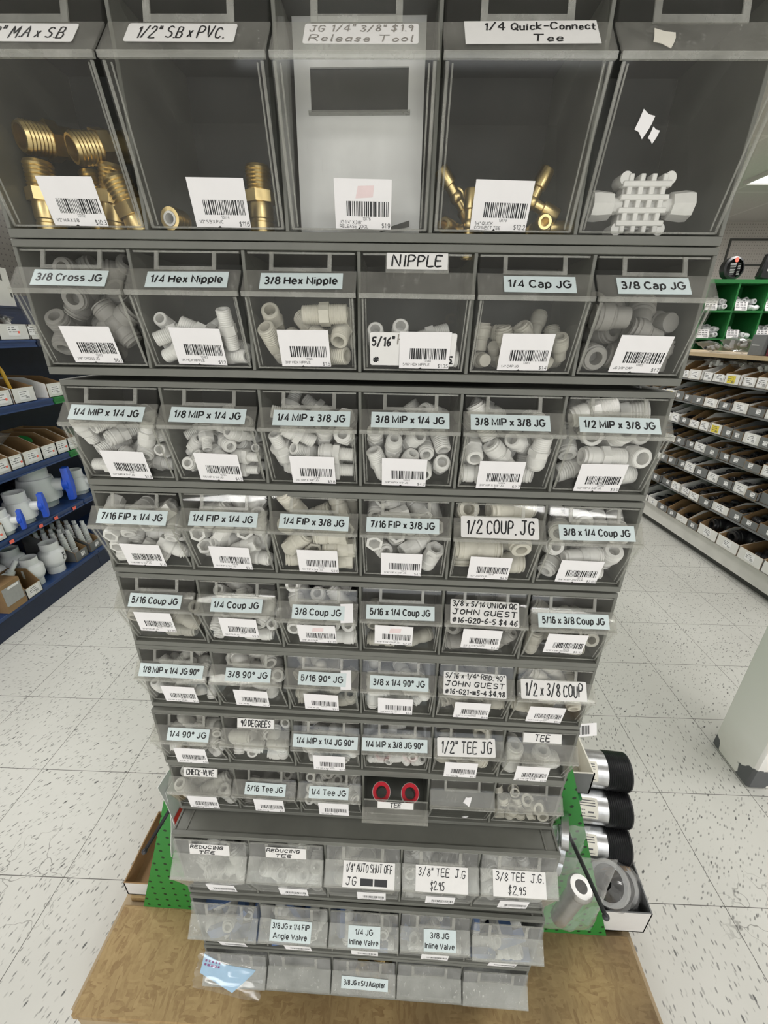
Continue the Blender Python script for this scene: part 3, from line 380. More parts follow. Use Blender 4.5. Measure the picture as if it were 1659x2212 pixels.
def put_text(mb, text, cx, cy, h, maxw, mi, bold=.10, align='c', z=.0004, stretch=1.0):
    if not text: return
    s = h/6.0; x = 0.0; gl = []
    for ch in text:
        if ch == ' ': x += 2.0; continue
        g = PGC.get(ch)
        if g is None: continue
        mn = min(p[0] for st in g for p in st); mx = max(p[0] for st in g for p in st)
        gl.append((g, x-mn)); x += mx-mn+1.25+bold*6*.55
    tot = x-1.25; sx = s*stretch
    if tot*sx > maxw: sx = maxw/tot
    off = {'c': cx-tot/2*sx, 'l': cx, 'r': cx-tot*sx}[align]; q = 0
    for g, gx in gl:
        for st in g: ribbon(mb, [((p[0]+gx)*sx+off, (p[1]-3)*s+cy) for p in st], h*bold, z+q*1.5e-6, mi); q += 1
G = {'A': '0,0 2,6 4,0|.8,2.2 3.2,2.2', 'B': '0,0 0,6 2.6,6 3.2,5 2.6,3.3 0,3.2|2.6,3.2 3.8,1.8 3,0 0,0', 'C': '4,5 2.8,6 .8,5.6 0,3 .8,.4 2.8,0 4,.9', 'D': '0,0 0,6 2.4,5.6 4,3 2.6,.4 0,0',
 'E': '3.6,6 0,6 0,0 3.7,0|0,3.1 3,3.1', 'F': '3.6,6 0,6 0,0|0,3.1 3,3.1', 'G': '4,5 2.6,6 .6,5.4 0,3 .8,.3 3,.1 4,2.6 2.2,2.6', 'H': '0,0 0,6|4,0 4,6|0,3 4,3', 'I': '1,0 1,6', 'J': '1,6 4.2,6|3,6 3,1 2,0 .6,.2 0,1.2',
 'K': '0,0 0,6|4,6 0,2.8 4,0', 'L': '0,6 0,0 3.6,0', 'M': '0,0 .4,6 2.2,2 4,6 4.4,0', 'N': '0,0 0,6 4,0 4,6', 'O': '2,6 .4,5 0,3 .5,.8 2,0 3.6,1 4,3 3.5,5.2 2,6', 'P': '0,0 0,6 2.8,6 3.8,4.8 2.8,3 0,2.8', 'Q': '2,6 .4,5 0,3 .5,.8 2,0 3.6,1 4,3 3.5,5.2 2,6|2.4,1.6 4.3,-.5',
 'R': '0,0 0,6 2.8,6 3.7,4.8 2.6,3.1 0,3|2,3 4,0', 'S': '3.7,5.2 2.2,6 .4,5.2 .6,3.6 3.2,2.6 3.8,1.2 2.4,0 .2,.5', 'T': '0,6 4.2,6|2.1,6 2.1,0', 'U': '0,6 .1,1.2 1.8,0 3.6,1 3.8,6', 'V': '0,6 2,0 4,6', 'W': '0,6 1,0 2.2,4 3.4,0 4.4,6', 'X': '0,0 4,6|0,6 4,0', 'Y': '0,6 2,3 4,6|2,3 2,0',
 '0': '2,6 .5,5 .2,3 .6,.8 2,0 3.3,1 3.6,3 3.2,5.2 2,6', '1': '1,4.8 2,6 2,0', '2': '.2,4.6 1.4,6 3,5.6 3.2,4 0,0 3.8,0', '3': '.3,5.4 2,6 3.2,4.8 1.4,3.2 3.5,1.8 2,0 .1,.7', '4': '2.8,0 2.8,6|2.8,6 2.6,6 0,2 4,2', '4o': '.4,6 .2,3 3.6,3|3,6 2.8,0', '5': '3.6,6 .7,6 .4,3.4 2.4,3.6 3.6,1.8 2.2,0 .2,.5', '6': '3.2,6 .8,4 .2,1.6 1.6,0 3.2,1.2 2.6,2.9 .5,2.2', '7': '0,6 3.6,6 1.4,0', '8': '2,3.2 .6,4.6 2,6 3.3,4.7 2,3.2 .3,1.4 2,0 3.7,1.3 2,3.2', '9': '3.3,4.4 2,6 .4,4.6 1.6,3.2 3.3,4.4 2.8,0',
 '/': '0,-.4 3.2,6.4', '"': '.3,6.4 .3,4.8|1.5,6.4 1.5,4.8', '.': '.3,0 .5,.2', '-': '.3,2.8 2.6,2.8', '#': '1,.6 1.6,5|2.6,.6 3.2,5|0,2 4,2|0,3.8 4,3.8', '$': '3.7,5 2,5.6 .4,4.6 3.4,1.8 2,.4 .2,1|2,6.8 2,-.8', 'x': '.2,.3 2.6,3.8|.2,3.8 2.6,.3', 'u': '0,3.6 .2,.4 1.6,0 2.6,.8|2.6,3.6 2.7,0', 'i': '.4,3.6 .4,0|.4,5.2 .5,5.4', 'c': '2.6,3 1.4,3.7 .2,2.4 .4,.6 1.6,0 2.8,.6', 'k': '0,6 0,0|2.6,3.6 0,1.6 2.7,0', 'o': '1.4,3.6 .2,2.4 .4,.6 1.5,0 2.6,1 2.6,2.6 1.4,3.6', 'n': '0,3.6 0,0|0,2.6 1.6,3.6 2.6,2.6 2.6,0', 'e': '.2,1.9 2.6,2 2,3.5 .8,3.4 .2,1.6 1,0 2.6,.5', 't': '1,5.4 1,.5 2.2,0|0,3.6 2.2,3.6', 'l': '.5,6 .5,.2 1,0', 'a': '2.6,3 1.2,3.6 .2,2 .8,.1 2.5,1|2.6,3.6 2.7,0', 's': '2.4,3.2 1,3.6 .4,2.6 2.3,1.2 1.6,0 .1,.4', "\u00b0": '.8,6 .2,5.2 .8,4.5 1.5,5.2 .8,6', '_': '0,-1 3.4,-1', 'h': '0,6 0,0|0,2.4 1.6,3.5 2.6,2.4 2.6,0', 'd': '2.6,6 2.6,0|2.6,2.6 1.2,3.5 .2,1.8 1,0 2.6,.8'}
def put_hand(mb, text, x0, y0, h, mi, pen=.0011, wide=1.0, seed=0, z=.00045, slant=.12, width=None, jit=1.0):
    rnd = random.Random(seed+len(text)); s = h/6.0
    segs = []; x = 0.0
    for ch in text:
        if ch == ' ': x += 2.6*wide; continue
        g = G.get(ch) or G.get(ch.upper())
        if ch == '\u25a0':
            segs.append(('blk', x, 5)); x += 6*wide; continue
        if ch == '=': segs.append(('blk', x, 13)); x += 14.5*wide; continue
        if not g: continue
        dx, dy, k = rnd.uniform(-.3, .3)*jit, rnd.uniform(-.35, .35)*jit, rnd.uniform(.92, 1.08)
        mx = 0
        for st in g.split('|'):
            pts = [tuple(float(c) for c in p.split(',')) for p in st.split(' ')]
            pts = [((px*k*wide+x+dx*.3+(py*slant)), py*k+dy) for px, py in pts]; mx = max(mx, max(p[0] for p in pts)); segs.append(pts)
        x = mx+1.3*wide-.5*slant
    tot = x-1.3*wide; f = s if width is None else min(s, width/max(tot, 1e-6)) if False else s
    fx = s if width is None else width/max(tot, 1e-6)
    for sgi, sg in enumerate(segs):
        if sg[0] == 'blk':
            mb.box((x0+(sg[1]+sg[2]*.5)*fx, y0+2.6*s, z), (sg[2]*fx, (4.6 if sg[2] < 9 else 5.4)*s, .0001), mi); continue
        P = [(x0+a*fx, y0+b*s) for a, b in sg]
        Q = []
        m_ = len(P)
        for i in range(m_-1):                           # rounded like a marker stroke
            p0, p1, p2, p3 = P[max(i-1, 0)], P[i], P[i+1], P[min(i+2, m_-1)]
            for k in range(3):
                u = k/3
                Q.append(tuple(p1[d]+.5*u*(.6*(p2[d]-p0[d])+u*((2-.8)*(p2[d]-p1[d])*1.0+.0*(p0[d]))) if m_ < 3 else (1-u)*p1[d]+u*p2[d]+.28*u*(1-u)*((1-u)*(p2[d]-p0[d]-2*(p2[d]-p1[d]))-u*(p3[d]-p1[d]-2*(p2[d]-p1[d]))) for d in (0, 1)) if m_ > 2 else ((1-u)*p1[0]+u*p2[0], (1-u)*p1[1]+u*p2[1]))
        Q.append(P[-1]); L = []; Rr = []
        for i in range(len(Q)):
            a, b = Q[max(i-1, 0)], Q[min(i+1, len(Q)-1)]; dx, dy = b[0]-a[0], b[1]-a[1]; n = math.hypot(dx, dy) or 1
            wv = pen/2*(1+.18*math.sin(i*2.1+sgi)); nx, ny = -dy/n*wv, dx/n*wv
            ex = (Q[i][0]-dx/n*wv*.6*(i == 0)+dx/n*wv*.6*(i == len(Q)-1), Q[i][1]-dy/n*wv*.6*(i == 0)+dy/n*wv*.6*(i == len(Q)-1))
            L.append((ex[0]+nx, ex[1]+ny, z+sgi*2e-6)); Rr.append((ex[0]-nx, ex[1]-ny, z+sgi*2e-6))
        n = len(Q); mb.add(L+Rr, [(i, i+1, n+i+1, n+i) for i in range(n-1)], mi)
def paper(mb, w, h, mi=0, r=.0, t=.0003, cx=0, cy=0, curl=0):
    if r:
        pts = []
        for (sx, sy, a0) in ((1, 1, 0), (-1, 1, 90), (-1, -1, 180), (1, -1, 270)):
            for k in range(4):
                a = R(a0+30*k); pts.append((cx+sx*(w/2-r)+r*math.cos(a), cy+sy*(h/2-r)+r*math.sin(a)))
        mb.zprism(pts, 0, t, mi)
    else: mb.box((cx, cy, t/2), (w, h, t), mi)
def printed(text, w, h, lines=None):
    mb = MB(); paper(mb, w, h)
    ls = text.split('\n')
    if len(ls) == 1: put_text(mb, ls[0], 0, .0003, min(.0070, h*.44), w*.88, 1, .215, stretch=1.10)
    else:
        for i, l in enumerate(ls): put_text(mb, l, 0, h*(.22-.46*i), h*.24, w*.90, 1, .20, stretch=1.0)
    return mb.mesh('name_label', mm('label_blue', 'ink'))
def handlabel(lines, w, h, r=.0018, pen=.0013, seed=1, ink='ink', marg=.07, fit=True):
    mb = MB(); paper(mb, w, h, r=r); n = len(lines); lh = h/n
    for i, l in enumerate(lines):
        wf = 1-2*marg; x0 = -w/2+w*marg
        if isinstance(l, tuple): l, a, b = l; x0 = -w/2+w*a; wf = b-a
        put_hand(mb, l, x0, h/2-lh*(i+.80), lh*.60, 1, pen, seed=seed+i*7, width=w*wf)
    return mb.mesh('hand_label', mm('label_white', ink))
def pricetag(num, desc, price, seed, w=.046, h=.033, smudge=False, cut=0):
    rnd = random.Random(seed); mb = MB(); paper(mb, w, h)
    k = h/.033
    mb.add([(-.004-.001, -h/2-.0001, .00032), (-.002, -h/2-.0001, .00032), (-.003, -h/2+.0012, .00032)], [(0, 1, 2)], 1)
    x = -.0135; y0 = .0022*k; y1 = -.0078*k
    while x < .0205:
        b = rnd.choice((.0005, .0005, .0009, .0013)); mb.add([(x, y0, .0004), (x+b, y0, .0004), (x+b, y1, .0004), (x, y1, .0004)], [(0, 1, 2, 3)], 1)
        x += b+rnd.choice((.0005, .0006, .0009, .0010))
    put_text(mb, num, .003, -.0094*k, .0019, .02, 1, .13)
    ds = desc.split('\n')
    for i, d in enumerate(ds): put_text(mb, d, -.0195, (-.0118-.0029*i-(0 if len(ds) > 1 else .0008))*k, .0021, .027, 1, .14, align='l')
    put_text(mb, price, .0224, -.0138*k, .0031, .014, 1, .12, align='r')
    if smudge: mb.add([(-.006, .004, .00035), (.008, .005, .00035), (.009, .0125, .00035), (-.004, .012, .00035)], [(0, 1, 2, 3)], 2)
    return mb.mesh('price_tag', mm('tag_white', 'ink', 'pink_smudge'))
# ------------------------------------------------------------------ tip-out bins and their grey housings
def bin_profile(k, h):
    return [(.003, h-.007), (-.003, h-.0225*k), (-.0175*k, h-.040*k), (.0042, .0095), (.028*k, .0095), (.060*k, h*.66)]
def bin_mesh(k, h, w, lipw, mats, name='bin'):
    P = bin_profile(k, h); mb = MB(); x = w/2
    b = MB()
    def strip(i, j): b.add([(-x, *P[i]), (x, *P[i]), (x, *P[j]), (-x, *P[j])], [(0, 1, 2, 3)], 0)
    for i in range(5): strip(i, i+1)
    for s in (-1, 1): b.add([(s*x, *p) for p in P], [tuple(range(6))] , 0)
    me = b.mesh('shell', [], solid=-.0013)
    mb.add([tuple(v.co) for v in me.vertices], [tuple(p.vertices) for p in me.polygons], 0); bpy.data.meshes.remove(me)
    # lip: the wide slanted label strip with its turned-down edge
    a, c = Vector((0, *P[1])), Vector((0, *P[2])); d = (c-a).normalized(); nrm = Vector((0, d.z, -d.y)); nrm = nrm if nrm.y < 0 else -nrm
    A, Bp = a+nrm*.0003, c+nrm*.0003; t = nrm*.0014
    mb.prism([(A.y, A.z), (A.y+t.y, A.z+t.z), (Bp.y+t.y, Bp.z+t.z), (Bp.y, Bp.z)], -lipw/2, lipw/2, 1)
    mb.prism([(c.y-.0022, c.z+.0012), (c.y+.0012, c.z+.0012), (c.y+.0016, c.z-.0022), (c.y-.0016, c.z-.0026)], -lipw/2, lipw/2, 2)
    # U-shaped card pocket on the upper front
    f = lambda s: (P[0][0]+(P[1][0]-P[0][0])*s, P[0][1]+(P[1][1]-P[0][1])*s)
    y0, z0 = f(.0); y1, z1 = f(.97); uw = w*.29; th = .0034*k
    for s in (-1, 1):
        mb.add([(s*uw, y0-.0002, z0), (s*(uw-th), y0-.0002, z0), (s*(uw-th), y1-.0002, z1), (s*uw, y1-.0002, z1),
                (s*uw, y0-.0018, z0), (s*(uw-th), y0-.0018, z0), (s*(uw-th), y1-.0018, z1), (s*uw, y1-.0018, z1)], [(0, 1, 2, 3), (4, 7, 6, 5), (0, 4, 5, 1), (3, 2, 6, 7), (0, 3, 7, 4), (1, 5, 6, 2)], 2)
    mb.prism([(y1, z1), (y1-.0018, z1), (f(.78)[0]-.0018, f(.78)[1]), (f(.78)[0], f(.78)[1])], -uw+th, uw-th, 2)
    # moulded edges that catch the light
    for s in (-1, 1):
        mb.tube([(s*(x-.0006), P[2][0]+.001, P[2][1]-.003), (s*(x-.0006), P[3][0], P[3][1])], .0009*k, 6, 2)
        mb.tube([(s*(x-.0030*k), P[2][0]+.0032, P[2][1]-.003), (s*(x-.0030*k), P[3][0]+.0018, P[3][1]+.002)], .0005*k, 6, 2)
    mb.tube([(-x, P[3][0], P[3][1]), (x, P[3][0], P[3][1])], .0008, 6, 2)
    mb.box((0, P[0][0]-.0002, P[0][1]-.0006), (w, .0016, .0014), 2)
    return mb.mesh(name, mm(*mats))
def housing_mesh(n, W, h, d, top_rim):
    mb = MB(); x = W/2
    mb.box2((-x, 0, 0), (x, d, .0068)); mb.box2((-x, 0, h-.0058), (x, d, h)); mb.box2((-x, d-.003, .0068), (x, d, h-.0058)); mb.box2((-x+.0036, d-.0045, .0068), (x-.0036, d-.003, h-.0058), 1); mb.box2((-x+.0036, .014, h-.0066), (x-.0036, d-.0045, h-.0058), 1)  # thin inner back and top sheets added to darken the cavity
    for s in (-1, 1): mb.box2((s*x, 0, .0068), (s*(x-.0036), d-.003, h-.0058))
    for i in range(1, n):
        c = -x+W*i/n; mb.box2((c-.0016, .0012, .0068), (c+.0016, d-.003, h-.0058))
    if top_rim:
        for s in (-1, 1): mb.box2((s*x, .006, h), (s*(x-.003), d, h+.0022)); mb.box2((s*(x-.018), .006, h), (s*(x-.021), d, h+.0016))
        mb.box2((-x, 0, h), (x, .006, h+.0022)); mb.box2((-x, d-.006, h), (x, d, h+.0022))
    return mb.mesh('housing', mm('frame_grey', 'back_shade'), bevel=.0006, fix=False)
W = .600; SETS = {}
for key, n, h, d, k in (('big', 5, .1630, .1300, 1.444), ('small', 6, .1108, .0920, 1.0)):
    pitch = W/n; SETS[key] = dict(n=n, h=h, d=d, k=k, pitch=pitch, w=pitch-.0075, lip=pitch-.0028)
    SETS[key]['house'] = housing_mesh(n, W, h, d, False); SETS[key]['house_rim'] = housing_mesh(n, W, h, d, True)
    for nm, mt in (('clr', CLR), ('clo', CLO), ('cld', CLD)): SETS[key][nm] = bin_mesh(k, h, pitch-.0075, pitch-.0028, mt)
# row: (set, front y, top z, yaw deg, dx, look, rim)
ROWS = {1: ('big', .4108, 1.4903+.1630, .81, -.0002, 'clr', 0), 2: ('small', .4106, 1.4894, .80, 0, 'clr', 0), 3: ('small', .4169, 1.3728, .02, -.0007, 'clr', 0), 4: ('small', .4163, 1.2606, -.33, -.0011, 'clr', 0),
        5: ('small', .4176, 1.1470, -.61, -.0021, 'clr', 0), 6: ('small', .4177, 1.0360, -.55, -.0022, 'clr', 0), 7: ('small', .4144, .9240, -.05, -.0012, 'clr', 0), 8: ('small', .4166, .8105, 0, 0, 'clr', 0),
        9: ('big', .3811, .6967, .10, .0027, 'clo', 1), 10: ('big', .3748, .5300, -.37, .0048, 'clo', 1), 11: ('big', .3735, .3650, -.2, .004, 'cld', 1)}
ORD = ['', 'top', 'second', 'third', 'fourth', 'fifth', 'sixth', 'seventh', 'eighth', 'ninth', 'tenth', 'lowest']
NUM = ['', 'first', 'second', 'third', 'fourth', 'fifth', 'sixth']
B = 'b'; H = 'h'
# (name label, kind, x shift, tag (number, text, price, x shift), pocket card lines, tip degrees, what the bin is called)
J = ' JG'
CELLS = {
 1: [(['1/2" M.A x S.B'], 'w', .003, ('13172', '1/2" M.A X S.B', '$10.3', .004), 0), (['1/2" S.B x PVC.'], 'w', -.003, ('13174', '1/2" S.B X PVC', '$11.6', .006), 0), (['JG 1/4" 3/8" $1.9', 'Release Tool'], 'wf', .004, ('13176', 'JG 1/4" X 3/8"\nRELEASE TOOL', '$1.9', .004), 0),
     ([' 1/4 Quick-Connect', '        Tee'], 'wc', .010, ('13179', '1/4" QUICK\nCONNECT TEE', '$12.2', -.004), 0), (None, '', 0, None, 0)],
 2: [('3/8 Cross JG', B, .002, ('13193', '3/8" CROSS JG', '$6.1', .002), 0), ('1/4 Hex Nipple', B, .004, ('13183', '1/4 HEX NIPPLE', '$1.2', .002), 0), ('3/8 Hex Nipple', B, .002, ('13190', '3/8" HEX NIPPLE', '$1.5', .000), 0), ('#NIPPLE', 'n', 0, ('13188', '5/16" HEX NIPPLE', '$1.35', .010), 0),
     ('1/4 Cap JG', B, .003, ('13181', '1.4" CAP JG', '$1.4', .001), 0), ('3/8 Cap JG', B, -.003, ('13185', 'JG 3/8" CAP', '$1.7', .004), 0)],
 3: [('1/4 MIP x 1/4 JG', B, -.001, ('13197', '1/4" MIP X 1/4" JG', '$1.3', .002), 0), ('1/8 MIP x 1/4 JG', B, .001, ('13194', '1/8 MIP X 1/4 JG', '$1.3', .001), 0), ('1/4 MIP x 3/8 JG', B, .004, ('13199', '1/4" MIP X 3/8" JG', '$3.8', .001), .6), ('3/8 MIP x 1/4 JG', B, 0, ('13202', '3/8" MIP X 1/4" JG', '$4.3', -.004), 0),
     ('3/8 MIP x 3/8 JG', B, -.004, ('13204', '3/8" MIP X 3/8" JG', '$2.7', -.005), 0), ('1/2 MIP x 3/8 JG', B, -.001, ('13205', '1/2" MIP X 3/8" JG', '$3.9', -.004), 0)],
 4: [('7/16 FIP x 1/4 JG', B, 0, ('13210', '7/16" FIP X 1/4" JG', '$1.6', -.002), 1.5), ('1/4 FIP x 1/4 JG', B, .001, ('13208', '1/4" FIP X 1/4" JG', '$3.1', .001), 0), ('1/4 FIP x 3/8 JG', B, .001, ('13209', '1/4" FIP X 3/8" JG', '$2.6', .002), 0), ('7/16 FIP x 3/8 JG', B, -.003, ('13212', '7/16" FIP X 3/8" JG', '$4.1', -.003), 0),
     (['1/2 COUP. JG'], 'h1', .000, ('13218', '1/2" JG COUP', '$4.9', -.004), .8), ('3/8 x 1/4 Coup JG', B, .001, ('13221', '3/8" X 1/4" JG COUP', '$2.60', -.005), 1.0)],
 5: [('5/16 Coup JG', B, .001, ('13215', '5/16" COUP JG', '$2.85', -.003, .003), 0), ('1/4 Coup JG', B, .002, ('13216', '1/4 COUP JG', '$2.3', .002), .8), ('3/8 Coup JG', B, .002, ('13217', '3/8" JG COUP', '$2.75', -.001), 4.5), ('5/16 x 1/4 Coup JG', B, -.001, ('13219', '5/16" X 1/4" COUP JG', '$2.95', -.008), .5),
     (['3/8 x 5/16 UNION QC', 'JOHN GUEST', '#16-G20-6-5 $4 46'], 'h3', -.002, ('13220', '3/8" X 5/16" UNION\nQC JG', '$4.4', -.003), 0), ('5/16 x 3/8 Coup JG', B, .000, ('13222', '5/16" X 3/8" JG COUP', '$3.10', -.004), .8)],
 6: [('1/8 MIP x 1/4 JG 90\u00b0', B, .000, ('13224', '1/8 MIP X 1/4" JG 90', '$1.3', .004), .6), ('3/8 90\u00b0 JG', B, .003, ('13225', '3/8" JG 90', '$2.7', .003), .6), ('5/16 90\u00b0 JG', B, .001, ('13226', '5/16" 90 JG', '$3.5', -.002), .6), ('3/8 x 1/4 90\u00b0 JG', B, .001, ('13227', '3/8" X 1/4 90 JG', '$3.0', -.003), .8),
     (['5/16 x 1/4" RED. 90\u00b0', 'JOHN GUEST', '#16-G21-\u25a05-4 $4.98'], 'h3', -.002, ('13228', '5/16" X 1/4" RED 90\nJG', '$4.9', -.002), .8), (['1/2 x 3/8 COUP'], 'h1', -.003, ('13229', '1/2" X 3/8" COUP', '$5.4', -.006), 1.2)],
 7: [('1/4 90\u00b0 JG', B, .005, ('13230', '1/4" 90 JG', '$1.8', .002), .8), ('#90 DEGREES', '', 0, None, .8), ('1/4 MIP x 1/4 JG 90\u00b0', B, .000, ('13232', '1/4" MIP X 1/4" JG 90', '$2.8', .004), .8), ('1/4 MIP x 3/8 JG 90\u00b0', B, -.003, None, .5), (['1/2" TEE JG'], 'h1', -.004, ('13234', '1/2" TEE JG', '$6.7', -.008), .6), ('#TEE', '', 0, ('13235', '1/2" TEE 3/8" X 3/8"\nBR', '$3.0', -.008), 1.0)],
 8: [('#CHECK-VLVE', '', 0, ('13236', '1/4 CHECK V. 90 JG', '$4.2', .003), 1.0), ('5/16 Tee JG', B, .002, ('13237', '5/16" Tee JG', '$4.1', .006), .6), ('1/4 Tee JG', B, -.001, ('13238', '1/4" TEE JG', '', .006), .6), ('#TEE', '', 0, None, 20), (None, '', 0, None, .6), (None, '', 0, None, .8)],
 9: [('#REDUCING\n TEE', '', 0, ('13240', '3/8 X 1/4 TEE', '$4.1', .010), 2.0), ('#REDUCING\n TEE', '', 0, ('13241', '3/8 X 3/8 X 1/4', '$4.1', .008), 1.5), (['1/4" AUTO SHUT OFF', ('JG ==', .07, .86)], 'h9', .010, ('13242', '1/4 AUTO SHUT OFF', '$5.2', .014), .5), (['3/8" TEE  J.G', ('$2.95', .28, .55)], 'h9', .002, ('13243', '3/8 TEE JG', '$2.9', .004), .5), (['3/8 TEE  J.G.', ('$2.95', .28, .62)], 'h9', .000, ('13244', '3/8 TEE JG', '$2.9', .000), .5)],
 10: [(None, '', 0, ('13245', '', '', .012), 3), ('3/8 JG x 1/4 FIP\nAngle Valve', B, -.004, ('13246', '', '', .006), 2), ('1/4 JG\nInline Valve', B, .001, ('13247', '', '', .002), 2), ('3/8 JG\nInline Valve', B, .008, ('13248', '3/8 INLINE VALVE', '', .002), .8), (None, '', 0, ('13249', '', '', -.004), 3)],
 11: [(None, '', 0, None, 3), (None, '', 0, None, 2), ('3/8 JG x S/J Adapter', B, .002, None, 2), (None, '', 0, None, 2), (None, '', 0, None, 3)],
}
FITNAME = {'cross': ('pipe_cross', 'grey four-way push-fit cross'), 'nipple_s': ('hex_nipple', 'small white threaded hex nipple'), 'nipple_l': ('hex_nipple', 'ivory threaded hex nipple'), 'nipple_m': ('hex_nipple', 'white threaded hex nipple'),
 'cap_s': ('end_cap', 'small beige push-fit end cap'), 'cap_l': ('end_cap', 'large grey push-fit end cap'), 'mip': ('male_adapter', 'white male-threaded push-fit adapter'), 'fip': ('female_adapter', 'white female-threaded push-fit adapter'), 'coup': ('tube_coupling', 'push-fit tube coupling'),
 'elbow': ('tube_elbow', 'push-fit elbow'), 'tee': ('tube_tee', 'push-fit tee'), 'check': ('check_valve', 'white inline check valve'), 'valve': ('tube_valve', 'white plastic valve with a blue lever'), 'ring': ('tube_ring', 'small yellowed plastic ring'), 'stop': ('shut_off_valve', 'plastic shut-off valve')}
FMATS = {'pw': ('pw',), 'pi': ('pi',), 'pb': ('pb',), 'pg': ('pg',), 'pwb': ('pw', 'dull_blue'), 'pbr': ('brass_dull',)}
FCOL = {'pw': 'white', 'pi': 'ivory', 'pb': 'beige', 'pg': 'grey'}
UNIT_LABEL = {1: 'grey five-bin cabinet of tall clear bins holding brass fittings, topmost of the stack', 2: 'grey six-bin cabinet holding crosses, hex nipples and caps, second from the top',
 3: 'grey six-bin cabinet of white male adapters, third from the top', 4: 'grey six-bin cabinet with a handwritten 1/2 coupling label, fourth from the top', 5: 'grey six-bin cabinet of straight couplings with a three-line handwritten label, fifth from the top',
 6: 'grey six-bin cabinet of elbows, sixth from the top, with a 1/8 MIP bin', 7: 'grey six-bin cabinet with a card reading 90 DEGREES, seventh from the top', 8: 'grey six-bin cabinet with one bin tipped open on red-ringed sleeves',
 9: 'deep grey five-bin cabinet with dusty flat top and reducing tee cards', 10: 'deep grey five-bin cabinet of cloudy valve bins, second from the bottom', 11: 'deep grey five-bin cabinet with mostly empty cloudy bins, lowest of the stack'}
FM = {}
RR = .0042
TAGPOS = {1: (.0335, 17.8), 2: (.0360, 17.8), 3: (.0345, 15), 4: (.0390, 12), 5: (.0590, 9.5), 6: (.0495, 7.8), 7: (.0480, 3), 8: (.0585, 5), 9: (.0640, 9.5), 10: (.0850, 9.8)}   # top edge of the tag above the foot, hang angle
